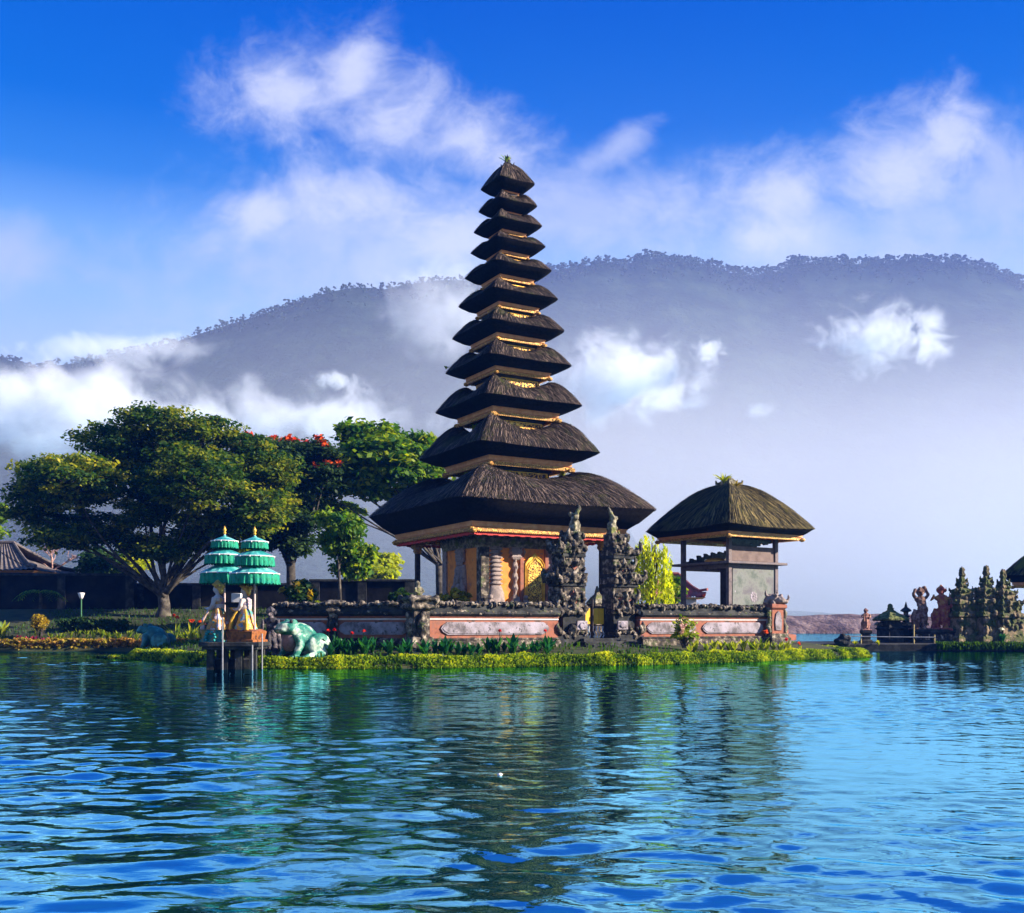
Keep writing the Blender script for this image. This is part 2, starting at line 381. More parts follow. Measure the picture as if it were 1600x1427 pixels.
M['white'] = mottled('white_paint', [(0.72, 0.70, 0.68), (0.82, 0.80, 0.78)], 3, 0.5, 0.1, 10)
M['bamboo'] = mottled('bamboo', [(0.45, 0.33, 0.12), (0.6, 0.46, 0.2)], 6, 0.5, 0.1, 10)
# ------------------------------------------------------------------ water: one sheet to the far side of the lake, real waves
def axis(fine, d0, k, end):
    a = [fine]
    while a[-1] < end: a.append(a[-1] + max(d0, k * abs(a[-1])))
    return a
def build_water():
    xs = axis(0.0, 0.035, 0.0058, 700.0); xs = np.array([-t for t in xs[:0:-1]] + xs)
    ys = [2.6]
    while ys[-1] < 66: ys.append(ys[-1] + max(0.014, 0.0042 * ys[-1]))
    while ys[-1] < 700: ys.append(ys[-1] * 1.05)
    back = [2.4, 2.0, 1.0, -2, -10, -30][::-1]
    ys = np.array(back + ys)
    X, Y = np.meshgrid(xs, ys); Z = np.zeros_like(X)
    sx = np.gradient(xs)[None, :] * np.ones_like(X); sy = np.gradient(ys)[:, None] * np.ones_like(X)
    r = np.random.default_rng(21)
    # slow wandering of the phases keeps the trains from repeating
    WXn = 0.5 * np.sin(X * .31 + Y * .17) + 0.4 * np.sin(X * .13 - Y * .29 + 1.7) + .22 * np.sin(X * .9 + Y * .6 + .5)
    PAT = 0.85 + .30 * np.sin(X * .21 + Y * .35 + 1.1 * np.sin(X * .12)) + .28 * np.sin(X * .47 - Y * .62 + 2.0 + np.sin(Y * .3))
    PAT = np.clip(PAT, .25, 1.5)
    for i in range(84):
        lam = 0.17 * (1.35 / 0.17) ** (r.random() ** 1.5)
        th = r.normal(-0.05, 0.42) + math.pi / 2
        if r.random() < .14: th = r.random() * 6.283
        k = 2 * math.pi / lam; kx, ky = k * math.cos(th), k * math.sin(th)
        slope = 0.0158 * (0.7 + 0.6 * r.random()) * (0.68 if lam > 0.7 else 1.05)
        a = slope / k
        need = np.maximum(abs(math.cos(th)) * sx, abs(math.sin(th)) * sy)
        att = np.clip(lam / (2.0 * need) - 0.7, 0, 1)
        ph = kx * X + ky * Y + r.random() * 6.283 + WXn * (1.1 + .9 * r.random())
        env = 0.62 + 0.5 * np.sin(X * r.normal(0, .22) + Y * r.normal(0, .22) + r.random() * 6.28)
        Z += a * att * env * PAT * (np.sin(ph) + 0.22 * np.cos(2 * ph))
    ny, nx = X.shape
    V = np.stack([X, Y, Z], -1).reshape(-1, 3)
    i = np.arange(ny - 1)[:, None] * nx + np.arange(nx - 1)[None, :]
    Q = np.stack([i, i + 1, i + nx + 1, i + nx], -1).reshape(-1, 4)
    m, g = newmat('lake_water')
    tc = g.n('ShaderNodeTexCoord').outputs['Object']
    mp = g.n('ShaderNodeMapping', {'Vector': tc, 'Scale': (0.75, 1.25, 1.0)}).outputs[0]
    b1 = g.n('ShaderNodeBump', {'Strength': 0.13, 'Distance': 0.03, 'Height': g.noise(mp, 7.0, 3.0, 0.5, 0.3)})
    geo = g.n('ShaderNodeSeparateXYZ', {0: tc}).outputs[1]
    far = g.ss(geo, 40.0, 110.0)
    b2 = g.n('ShaderNodeBump', {'Strength': g.m('MULTIPLY', far, 0.6), 'Distance': 0.12, 'Height': g.noise(mp, 1.4, 4.0, 0.6), 'Normal': b1.outputs[0]})
    deep = g.ramp(g.noise(tc, 0.12, 3.0), [(0.35, (0.006, 0.060, 0.046)), (0.65, (0.020, 0.075, 0.038))])
    fr = g.n('ShaderNodeFresnel', {'IOR': 1.333, 'Normal': b2.outputs[0]}).outputs[0]
    gl = g.n('ShaderNodeBsdfGlossy', {'Color': (0.30, 0.79, 1.0, 1), 'Roughness': 0.015, 'Normal': b2.outputs[0]})
    df = g.n('ShaderNodeBsdfDiffuse', {'Color': deep})
    p = g.n('ShaderNodeMixShader', {0: g.m('ADD', 0.58, g.m('MULTIPLY', fr, 0.75), clamp=True), 1: df.outputs[0], 2: gl.outputs[0]})
    finish(g, p.outputs[0])
    o = np_obj('lake_water', V, Q, m, smooth=True); tag(o, kind='structure', label='rippled blue green lake water', cat='water')
build_water()

# ------------------------------------------------------------------ ground: island and garden
ISL = [(150, 37.0), (200, 35.6), (262, 33.2), (330, 30.2), (400, 27.7), (520, 27.5), (650, 27.9), (850, 29.4), (1000, 30.3), (1150, 32.5), (1250, 34.9), (1330, 36.8), (1358, 37.5), (1345, 39.0), (1275, 44), (1240, 52), (1150, 60), (900, 80)]
ISL = [(WX(x, d), d) for x, d in ISL]
GRD = [(-260, 45.2), (-100, 45.4), (100, 45.6), (255, 45.4), (275, 43.5), (240, 41.0), (210, 39.0)]
GRD = [(WX(x, d), d) for x, d in GRD]
POLY = GRD + ISL[1:] + [(10, 92), (-45, 92)]
PA = np.array(POLY); PB = np.roll(PA, -1, 0)
def poly_dist(x, y):
    """signed distance to the shore, positive on land"""
    x = np.asarray(x, dtype=float); y = np.asarray(y, dtype=float)
    dmin = np.full(x.shape, 1e9); inside = np.zeros(x.shape, dtype=bool)
    for (ax, ay), (bx, by) in zip(PA, PB):
        vx, vy = bx - ax, by - ay; L = vx * vx + vy * vy + 1e-9
        t = np.clip(((x - ax) * vx + (y - ay) * vy) / L, 0, 1)
        dmin = np.minimum(dmin, np.hypot(x - ax - t * vx, y - ay - t * vy))
        c = ((ay > y) != (by > y)); inside ^= c & (x < vx * (y - ay) / (vy if vy else 1e-9) + ax)
    return np.where(inside, dmin, -dmin)
def sstep(x, a, b):
    t = np.clip((np.asarray(x, dtype=float) - a) / (b - a), 0, 1); return t * t * (3 - 2 * t)
def ground_z(x, y):
    d = poly_dist(x, y)
    z = -0.45 + 0.70 * sstep(d, -0.5, 0.25) + 0.25 * sstep(d, 0.3, 2.2)
    slope = np.clip((np.asarray(y, dtype=float) - 46.5) * 0.2, 0, 1.5) * sstep(-np.asarray(x, dtype=float), 3.0, 8.0)
    z = z + np.where(d > 0, slope, 0)
    return z + 0.03 * np.sin(np.asarray(x) * 2.1 + 1) * np.cos(np.asarray(y) * 1.7)
def gz(x, y): return float(ground_z(np.array([x]), np.array([y]))[0])
gx = np.arange(-46, 13.6, 0.3); gy = np.arange(26, 92.5, 0.3)
X, Y = np.meshgrid(gx, gy); Z = ground_z(X, Y)
i = np.arange(len(gy) - 1)[:, None] * len(gx) + np.arange(len(gx) - 1)[None, :]
gq = np.stack([i, i + 1, i + len(gx) + 1, i + len(gx)], -1).reshape(-1, 4)
keep = (Z.reshape(-1)[gq].max(1) > -0.44)
tag(np_obj('ground', np.stack([X, Y, Z], -1).reshape(-1, 3), gq[keep], M['soil'], smooth=True), 'dark garden soil of the temple island', 'ground', kind='structure')

# ------------------------------------------------------------------ far shore: earth bank, mountains with wooded ridges
def height_obj(name, xs, ys, fz, mat):
    X, Y = np.meshgrid(xs, ys); Z = fz(X, Y)
    i = np.arange(len(ys) - 1)[:, None] * len(xs) + np.arange(len(xs) - 1)[None, :]
    Q = np.stack([i, i + 1, i + len(xs) + 1, i + len(xs)], -1).reshape(-1, 4)
    return np_obj(name, np.stack([X, Y, Z], -1).reshape(-1, 3), Q, mat, smooth=True)
def fb(X, Y, sc_, seed, oct_=4):
    out = np.zeros(X.shape); r = np.random.default_rng(seed); amp = 1.0
    for o in range(oct_):
        for _ in range(5):
            th = r.random() * 6.283; k = sc_ * (2 ** o) * (0.7 + .6 * r.random()); ph = r.random() * 6.283
            out += amp * np.sin(k * (X * math.cos(th) + Y * math.sin(th)) + ph + 1.3 * np.sin(k * .5 * (X * math.sin(th) - Y * math.cos(th)) + ph * 2)) / 5
        amp *= 0.5
    return out
m, g = newmat('forest_slope')
tc = g.n('ShaderNodeTexCoord').outputs['Object']
c = g.ramp(g.noise(tc, 0.05, 6.0, 0.65), [(0.35, (0.008, 0.016, 0.012)), (0.5, (0.018, 0.034, 0.022)), (0.65, (0.036, 0.056, 0.032))])
b = g.n('ShaderNodeBump', {'Strength': 1.0, 'Distance': 3.0, 'Height': g.noise(tc, 0.16, 5.0, 0.65)})
finish(g, g.n('ShaderNodeBsdfPrincipled', {'Base Color': c, 'Roughness': 1.0, 'Specular IOR Level': 0.0, 'Normal': b.outputs[0]}).outputs[0])
FOREST = m
RIDGE_A = [(-900, 640), (-500, 600), (-200, 575), (0, 560), (60, 575), (130, 566), (210, 548), (280, 533), (340, 513), (400, 495), (470, 470), (520, 455), (560, 448), (600, 452), (640, 444), (680, 438), (730, 438), (790, 470), (850, 560), (920, 720), (980, 1000), (1400, 1010), (1800, 1010)]
RIDGE_B = [(-300, 900), (300, 640), (600, 500), (740, 440), (860, 422), (900, 418), (940, 410), (980, 412), (1010, 402), (1050, 406), (1090, 411), (1120, 417), (1150, 427), (1185, 429), (1215, 423), (1240, 410), (1300, 410), (1360, 412), (1420, 407), (1500, 410), (1540, 419), (1570, 431), (1600, 442), (1750, 470), (2000, 500), (2600, 600)]
DA, DB = 520.0, 700.0
def ridge_f(tab, D):
    px = np.array([WX(a, D) for a, b in tab]); pz = np.array([WZ(b, D) for a, b in tab])
    return lambda X: np.interp(X, px, pz)
rA, rB = ridge_f(RIDGE_A, DA), ridge_f(RIDGE_B, DB)
def slope_f(rf, D, foot, depth, seed):
    def f(X, Y):
        t = np.clip((Y - foot) / (D - foot), 0, 1); back = np.clip((Y - D) / depth, 0, 1)
        n = fb(X, Y, 0.022, seed, 5)
        return np.maximum(-3, rf(X) * (t ** 1.25) * (1 - 0.5 * back ** 1.5) + n * 11 * (np.sin(np.pi * np.clip(t, 0, 1)) * .9 + .03) - 2 * (t <= 0))
    return f
ox = np.arange(-600, 601, 6.0)
tag(height_obj('mountain', np.arange(-600, 420, 5.0), np.arange(230, 600, 5.0), slope_f(rA, DA, 240, 90, 5), FOREST), 'dark wooded hill on the far shore at the left', 'mountain', kind='structure')
tag(height_obj('mountain', np.arange(-330, 700, 5.5), np.arange(330, 790, 5.5), slope_f(rB, DB, 345, 100, 9), FOREST), 'long flat topped wooded mountain behind the temple', 'mountain', kind='structure')
# trees one can see against the sky along both ridges, a far-off wood: one object
def ridge_wood():
    r = np.random.default_rng(3)
    ico = bmesh.new(); bmesh.ops.create_icosphere(ico, subdivisions=1, radius=1.0)
    iv = np.array([tuple(v_.co) for v_ in ico.verts]); iq = np.array([[v_.index for v_ in f.verts] for f in ico.faces]); ico.free()
    Vs = []; Qs = []; n = 0
    def put(c, rr):
        nonlocal n
        k = 1 + 0.35 * r.normal(size=(len(iv), 1)).clip(-1.2, 1.2)
        Vs.append(iv * rr * k + c); Qs.append(iq + n); n += len(iv)
    def trunk(c, h, w):
        nonlocal n
        p = np.array([(-w, 0, 0), (w * .5, w, 0), (w * .5, -w, 0), (0, 0, h)]) + c
        Vs.append(p); Qs.append(np.array([(0, 2, 3), (2, 1, 3), (1, 0, 3)]) + n); n += 4
    for rf, D, x0, x1, cnt, hs in ((rA, DA, -330, 20, 1200, (2.6, 4.6)), (rB, DB, -20, 480, 2600, (3.6, 6.6))):
        for _ in range(cnt):
            x = x0 + (x1 - x0) * r.random(); y = D + r.normal(0, 12); h = hs[0] + (hs[1] - hs[0]) * r.random()
            f = slope_f(rf, D, 240 if rf is rA else 345, 90 if rf is rA else 100, 5 if rf is rA else 9)
            z = float(f(np.array([[x]]), np.array([[y]]))[0, 0]) - 0.6
            trunk(np.array([x, y, z]), h * .8, .22)
            for q in range(r.integers(3, 6)):
                rr = h * (.10 + .10 * r.random())
                put(np.array([x + r.normal(0, h * .17), y + r.normal(0, h * .17), z + h * (.55 + .4 * r.random())]), np.array([rr, rr, rr * .75]))
    tag(np_obj('forest', np.concatenate(Vs), np.concatenate(Qs), FOREST), 'hazy trees standing along the mountain ridges', 'forest', kind='stuff')
ridge_wood()
def bank(X, Y):
    t = np.clip(1 - np.abs(Y - 143) / 7.0, 0, 1); e = sstep(X, 26, 31) * (1 - sstep(X, 64, 70))
    return -0.5 + (3.0 + 0.45 * fb(X, Y, .30, 4, 4)) * np.sqrt(t) * e
tag(height_obj('hill', np.arange(24, 72, 0.5), np.arange(135, 152, 0.5), bank, M['rubble']), 'low brown earth bank across the water', 'hill', kind='structure')
tag(MB().stack([(10.2, 3.4, -1.0), (10.2, 3.4, 0.30), (10.1, 3.3, 0.34)], (WX(1560, 50) - 1.0, 49.3, 0)).build('stone_path', M['stone_dark']), 'low black stone causeway at the waterline', 'path', kind='structure')

# ------------------------------------------------------------------ air: even haze round everything, then the mist bank and the clouds hanging before the mountain
def volmat(name, dens, color, aniso=0.1):
    m = bpy.data.materials.new(name); m.use_nodes = True; g = G(m.node_tree)
    return m, g
HAZE_D = 0.0003
m = bpy.data.materials.new('haze'); m.use_nodes = True; g = G(m.node_tree)
pv = g.n('ShaderNodeVolumePrincipled', {'Color': (0.03, 0.22, 1.0, 1), 'Density': HAZE_D, 'Anisotropy': 0.0})
g.n('ShaderNodeOutputMaterial', {'Volume': pv.outputs[0]})
tag(MB().box((0, 380, 143), (1500, 860, 290)).build('haze', m), kind='stuff', label='thin blue morning haze over the lake', cat='haze')

m = bpy.data.materials.new('mist'); m.use_nodes = True; g = G(m.node_tree)
tc = g.n('ShaderNodeTexCoord').outputs['Object']
sp = g.n('ShaderNodeSeparateXYZ', {0: tc})
hz = sp.outputs[2]; mx = sp.outputs[0]
base = g.m('EXPONENT', g.m('MULTIPLY', g.m('MAXIMUM', hz, 0.0), -1.0 / 46.0))
wob = g.noise(tc, 0.011, 3.0, 0.55)
dn = g.m('MULTIPLY', base, g.m('ADD', 0.55, g.m('MULTIPLY', wob, 0.9)))
dn = g.m('MULTIPLY', dn, g.m('SUBTRACT', 1.0, g.ss(hz, 60.0, 165.0)))
dn = g.m('MULTIPLY', dn, g.m('ADD', 0.30, g.m('MULTIPLY', 0.7, g.ss(mx, -150.0, 40.0))))
dn = g.m('MULTIPLY', dn, g.ss(sp.outputs[1], -160.0, 10.0))
pv = g.n('ShaderNodeVolumePrincipled', {'Color': (0.94, 0.965, 1.0, 1), 'Density': g.m('MULTIPLY', dn, 0.0165), 'Anisotropy': 0.0})
g.n('ShaderNodeOutputMaterial', {'Volume': pv.outputs[0]})
try: m.cycles.volume_step_rate = 1.0
except Exception: pass
tag(MB().box((0, 0, 109), (1300, 430, 218)).build('mist', m, loc=(0, 325, 0)), kind='stuff', label='pale bank of mist lying before the mountain', cat='mist')

def cloud(label, px, py, d, w, h, depth, dens, nscale, thr, seed, soft=0.25, rot=0.0, stretch=(1, 1, 1), group='clouds drifting before the mountain'):
    """a real puff of vapour: an ellipsoid shell whose volume thins out by noise"""
    c = W(px, py, d); k = d / F
    rx, rz_, ry = w / 2 * k, h / 2 * k, depth / 2
    m = bpy.data.materials.new('cloud_vapour'); m.use_nodes = True; g = G(m.node_tree)
    tc = g.n('ShaderNodeTexCoord').outputs['Object']
    q = g.n('ShaderNodeMapping', {'Vector': tc, 'Scale': (1 / rx, 1 / ry, 1 / rz_)}).outputs[0]
    rad = g.n('ShaderNodeVectorMath', {0: q}, operation='LENGTH').outputs['Value']
    fall = g.m('SUBTRACT', 1.0, rad)
    nv = g.n('ShaderNodeMapping', {'Vector': tc, 'Location': (seed * 17.3, seed * 5.1, 0), 'Scale': stretch}).outputs[0]
    nz = g.noise(nv, nscale, 6.0, 0.62, 0.6)
    dd = g.ss(g.m('ADD', g.m('MULTIPLY', fall, 0.8), g.m('MULTIPLY', g.m('SUBTRACT', nz, 0.5), 2.2)), thr, thr + soft)
    dd = g.m('MULTIPLY', dd, g.ss(fall, 0.0, 0.22))
    pv = g.n('ShaderNodeVolumePrincipled', {'Color': (1.0, 1.0, 1.0, 1), 'Density': g.m('MULTIPLY', dd, dens), 'Anisotropy': 0.0})
    g.n('ShaderNodeOutputMaterial', {'Volume': pv.outputs[0]})
    o = MB().ball((0, 0, 0), (rx * 1.02, ry * 1.02, rz_ * 1.02), 20, 12).build('cloud', m, loc=c)
    o.rotation_euler = (0, R(rot), 0)
    tag(o, label, 'cloud', group)
    return o
CL = [
 ('broad white cloud bank lying low behind the big spreading tree', 90, 645, 195, 700, 190, 26, 0.11, 0.121, 0.10, 1, 0.5),
 ('long grey white cloud bank trailing right towards the tower', 470, 650, 200, 560, 150, 26, 0.10, 0.132, 0.22, 2, 0.5),
 ('thin pale cloud strip along the top of the left hill foot', 180, 545, 215, 420, 60, 22, 0.07, 0.132, 0.15, 3, 0.5),
 ('veil of cloud hiding the ridge just left of the tower', 690, 490, 225, 240, 190, 30, 0.045, 0.110, 0.10, 4, 0.6),
 ('bright ragged white cloud beside the tower at mid height', 975, 590, 190, 340, 190, 24, 0.15, 0.13, 0.22, 5, 0.4),
 ('small white puff above the ragged cloud right of the tower', 1107, 545, 190, 75, 60, 10, 0.25, 0.352, 0.30, 6, 0.35),
 ('wispy curled white cloud high before the right mountain', 1372, 530, 190, 290, 160, 18, 0.16, 0.16, 0.30, 7, 0.34),
 ('faint small streak of cloud above the small pavilion', 1185, 640, 190, 90, 44, 10, 0.10, 0.264, 0.30, 8, 0.4),
 ('small white wisp in the middle of the left hill', 522, 592, 190, 90, 46, 10, 0.20, 0.286, 0.30, 9, 0.4),
]
for c_ in CL: cloud(*c_)
# ------------------------------------------------------------------ thatched roofs
TH = R(30.0)                                     # the compound is turned 30 degrees to the view
E1 = Vector((math.cos(TH), math.sin(TH), 0)); E2 = Vector((-math.sin(TH), math.cos(TH), 0))
def roof_mesh(name, parent, re, rt, z0, H, rf, zf, mats, seed, hump=0.16, ns=44, nt=18, straw=900, slen=0.4, pw=0.0, apex=False):
    """square thatched roof in local axes: eave half side re at z0, top half side rt, rise H, cut face running in to rf at zf"""
    r = np.random.default_rng(seed)
    V = []; UV = []; Q = []; MI = []
    def surf(s, t):
        # s in -1..1 along the eave, t 0 (eave) .. 1 (top)
        rad = re + (rt - re) * t
        rad_e = rad * (1 - 0.045 * (1 - s * s) * (1 - t))
        if apex: prof = (1 - (1 - t) ** 1.45)
        else: prof = 1.04 * np.sin(np.minimum(t * 1.22, 1.0) * np.pi / 2) ** 0.92 - 0.26 * np.clip((t - .72) / .28, 0, 1) ** 1.2
        bell = np.sin(np.pi * np.clip(t, 0, 1) ** 1.25) ** 1.0
        z = z0 + H * prof + H * hump * bell * (1.7 * np.abs(s) ** 1.6 - 0.95) - H * 0.05 * (1 - s * s) * (1 - t)
        return rad_e, z
    s = np.sin(np.linspace(-1, 1, ns) * np.pi / 2) * .35 + np.linspace(-1, 1, ns) * .65
    t = np.linspace(0, 1, nt) ** 1.15
    Sg, Tg = np.meshgrid(s, t)
    base = 0
    lump = lambda P: np.array([mnoise.noise(Vector((p[0] * 1.6 + seed, p[1] * 1.6, p[2] * 1.6))) * .55 + mnoise.noise(Vector((p[0] * 5, p[1] * 5, p[2] * 5 + seed))) * .3 for p in P])
    for k in range(4):
        rad, z = surf(Sg, Tg)
        pn = (1 + np.abs(Sg) ** 7) ** (-1 / 7.0) * 1.065; x = Sg * rad * pn; y = -rad * pn
        a = k * math.pi / 2
        P = np.stack([x * math.cos(a) - y * math.sin(a), x * math.sin(a) + y * math.cos(a), z], -1).reshape(-1, 3)
        ln = lump(P)
        edge = (1 - np.abs(Sg) ** 6).reshape(-1); w = (0.05 * (0.3 + re / 4))
        nrm = P * np.array([1, 1, 0]); nrm = nrm / (np.linalg.norm(nrm, axis=1, keepdims=True) + 1e-6) * .5 + np.array([0, 0, .8])
        P = P + nrm * (ln * w)[:, None]
        V.append(P); UV.append(np.stack([(Sg * rad).reshape(-1) + k * 13.0, (Tg * (re - rt) * 1.2).reshape(-1)], -1))
        i = np.arange(nt - 1)[:, None] * ns + np.arange(ns - 1)[None, :]
        Q.append(np.stack([i, i + 1, i + ns + 1, i + ns], -1).reshape(-1, 4) + base); MI.append(np.zeros((nt - 1) * (ns - 1), int)); base += nt * ns
        # cut face below the eave, bulging slightly, and the soffit
        rows = []; e0 = P[:ns]
        for f in (0.0, 0.12, 0.5, 1.0, 1.001):
            rr = re * (1 - 0.045 * (1 - s * s)) * (1 - f) + rf * f
            zz = e0[:, 2] * (1 - f) + zf * f - (z0 - zf) * .16 * math.sin(math.pi * min(f, 1))
            if f > 1: rr = np.full(ns, 0.02); zz = np.full(ns, zf + 0.02)
            if f == 0: rows.append(e0); continue
            pe = (1 + np.abs(s) ** 7) ** (-1 / 7.0) * 1.065 if f < .9 else np.ones(ns); xx = s * rr * pe; yy = -rr * pe
            rows.append(np.stack([xx * math.cos(a) - yy * math.sin(a), xx * math.sin(a) + yy * math.cos(a), zz], -1))
        nr = len(rows); V.append(np.concatenate(rows)); UV.append(np.zeros((nr * ns, 2)))
        i = np.arange(nr - 1)[:, None] * ns + np.arange(ns - 1)[None, :]
        Q.append(np.stack([i + ns, i + ns + 1, i + 1, i], -1).reshape(-1, 4) + base); MI.append(np.ones((nr - 1) * (ns - 1), int)); base += nr * ns
    # loose straws lying on the slope and fringing the eave
    n = straw
    ss_ = r.uniform(-1, 1, n); tt = r.random(n) ** 1.35; kk = r.integers(0, 4, n); L = slen * (.5 + .9 * r.random(n))
    rad, z = surf(ss_, tt); dt = L / ((re - rt) * 1.25 + 1e-6)
    t2 = np.maximum(tt - dt, -0.03); rad2, z2 = surf(ss_ + r.normal(0, .06, n) * (dt), np.maximum(t2, 0))
    under = np.maximum(-t2, 0); z2 = z2 - under * 1.2 * re * .3; wd = (.004 + .007 * r.random(n)) * (0.6 + slen)
    lift = 0.012 + .03 * r.random(n) * (0.5 + re / 5)
    x1, y1, x2, y2 = ss_ * rad, -rad, (ss_ + r.normal(0, .05, n) * L / re) * rad2, -rad2
    ca, sa = np.cos(kk * np.pi / 2), np.sin(kk * np.pi / 2)
    def tr(x, y, zz): return np.stack([x * ca - y * sa, x * sa + y * ca, zz], -1)
    q1 = (1 + np.abs(ss_) ** 7) ** (-1 / 7.0) * 1.065; x1, y1, x2, y2 = x1 * q1, y1 * q1, x2 * q1, y2 * q1
    A = tr(x1 - wd, y1 - lift * .2, z + lift * .5); B = tr(x1 + wd, y1 - lift * .2, z + lift * .5); C = tr(x2 + wd * .5, y2 - lift, z2 + lift); D = tr(x2 - wd * .5, y2 - lift, z2 + lift)
    V.append(np.stack([A, B, C, D], 1).reshape(-1, 3)); UV.append(np.zeros((4 * n, 2)))
    Q.append(np.arange(4 * n).reshape(-1, 4) + base); MI.append(np.full(n, 2))
    nq = sum(len(q) for q in Q); tint = np.zeros(nq); tint[-n:] = r.random(n) ** 1.5
    o = np_obj(name, np.concatenate(V), np.concatenate(Q), mats, parent, smooth=True, tint=tint, uv=np.concatenate(UV), mi=np.concatenate(MI))
    bm = bmesh.new(); bm.from_mesh(o.data); bmesh.ops.remove_doubles(bm, verts=[v_ for v_ in bm.verts if not all(f_.material_index == 2 for f_ in v_.link_faces)], dist=.004); bm.to_mesh(o.data); bm.free()
    o.data.set_sharp_from_angle(angle=R(48))
    return o
def eave(parent, rf, z0, z1, name='eave_frame', big=False):
    h = z1 - z0
    fr = MB(); fr.ring(rf, rf - .14, z0 + h * .52, z1 + .01); fr.ring(rf + .03, rf - .10, z1 - h * .10, z1 + .03)
    fr.ring(rf - .045, rf - .14, z0 + h * .40, z0 + h * .53)
    o = fr.build(name, M['board'], parent)
    tr = MB(); tr.ring(rf - .012, rf - .12, z0 + h * .06, z0 + h * .40)
    n = max(8, int(rf * 2 / .085))
    for k in range(4):                             # dentils along the lower edge
        for i in range(n):
            x = -rf + .03 + (2 * rf - .06) * (i + .5) / n
            p = rotz((x, -rf + .02, 0), k * math.pi / 2); tr.box((p[0], p[1], z0 + h * .05), (.045, .035, h * .12), k * math.pi / 2, top=(1, 1))
    for a, b in ((-1, -1), (1, -1), (1, 1), (-1, 1)):  # gilded bosses at the corners
        q = h * .42
        tr.ball((a * (rf - .02), b * (rf - .02), z0 + h * .12), (q * 1.15, q * 1.15, q * .75), 10, 7, amp=.25, fr=4)
        if big:
            for s_ in (.75, 1.45): tr.ball((a * (rf - .02 - q * s_), b * (rf - .02), z0 + h * .2), (q * .5, .05, q * .5), 8, 6); tr.ball((a * (rf - .02), b * (rf - .02 - q * s_), z0 + h * .2), (.05, q * .5, q * .5), 8, 6)
    tr.build('eave_trim', M['gilt'], o)
    return o

# ------------------------------------------------------------------ the eleven tiered tower
TC = Vector((WX(793, 40), 40, 0)); TG = 0.62
tower = thing('temple_tower', (TC.x, TC.y, TG), 'tall eleven tiered black thatched pagoda tower with gilded eaves above an orange shrine', 'temple', TH)
k_ = 0.0259 / math.sqrt(2)
tips = [(43, 292.5), (46.5, 327), (54, 359), (59.5, 391), (69, 429.5), (79, 474), (89, 524), (100, 578), (116.5, 640), (143.5, 713.5), (228, 803)]
ftop = [305, 338, 369, 403, 442, 486, 536, 588, 651, 727, 832]
fbot = [309, 342, 375, 409.5, 450, 495, 546, 598, 664, 741, 846]
hump_y = [258, 309.5, 341, 376, 411, 452, 499, 550, 606, 668, 745]
frat = [.40, .45, .52, .55, .58, .60, .64, .65, .67, .68, .78]
zz = lambda y: H0 + (HY - y) * .025 - TG
RT = [M['thatch'], M['cut'], M['straw']]
for i in range(11):
    re = tips[i][0] * k_ * 1.015; z0 = zz(tips[i][1]); H = zz(hump_y[i]) - z0; rf = re * frat[i]
    body_half = [0, .30, .38, .44, .50, .58, .68, .80, .90, 1.02, 1.18][i] if i else 0.10
    zt, zb = zz(ftop[i]), zz(fbot[i])
    big = i == 10
    if i:
        o = roof_mesh('thatch_roof', tower, re, body_half * .96, z0, H * (.93 if not big else .91), rf + .04, zt, RT, 40 + i, hump=.30 if not big else .20, straw=int(900 + 1500 * re) if not big else 15000, slen=.14 + .075 * re, ns=44 if not big else 64, nt=18 if not big else 30)
    else:
        o = roof_mesh('thatch_roof', tower, re, .11, z0, H, rf + .04, zt, RT, 40, hump=.05, straw=1100, slen=.25, apex=True)
    eave(o, rf, zb, zt, big=i >= 8)
    if i:                                          # the storey standing on this roof, with carved gilt panels
        zlo = z0 + H * .40; zhi = zz(fbot[i - 1]) + .03; b = body_half
        bd = MB(); bd.stack([(b, b, zlo), (b, b, zhi - .10), (b * 1.06, b * 1.06, zhi - .07), (b * 1.06, b * 1.06, zhi + .02)])
        bo = bd.build('tower_storey', M['wood'], tower)
        pz0 = max(zlo, z0 + H * .62); pz1 = zhi - .13
        for q in range(4):
            pm = MB(); p = rotz((0, -b - .012, (pz0 + pz1) / 2), q * math.pi / 2)
            pm.bev(p, (b * 1.72, .06, pz1 - pz0), .015, q * math.pi / 2); pm.build('carved_panel', M['panel'], bo)
            fm = MB()
            for zc in (pz1 + .012, pz0 - .012): fm.box(rotz((0, -b - .02, zc), q * math.pi / 2), (b * 1.82, .07, .03), q * math.pi / 2)
            for xs in (-1, 1): fm.box(rotz((xs * b * .89, -b - .02, (pz0 + pz1) / 2), q * math.pi / 2), (b * .07, .068, pz1 - pz0 - .004), q * math.pi / 2)
            fm.build('panel_frame', M['gold'], bo)
zf = zz(262)
fin = MB(); fin.lathe([(.17, 0), (.19, .05), (.12, .10), (.15, .16), (.17, .22), (.10, .28), (.13, .33), (.06, .40), (.08, .45), (.02, .54), (.005, .60)], 12, (0, 0, zf - .08))
for j in range(4):
    a = j * math.pi / 2 + .78; fin.tube([(.14 * math.cos(a), .14 * math.sin(a), zf), (.24 * math.cos(a), .24 * math.sin(a), zf + .05), (.27 * math.cos(a), .27 * math.sin(a), zf + .17)], [.05, .04, .008], 6)
fin.build('roof_finial', M['stone_dark'], tower, smooth=True)

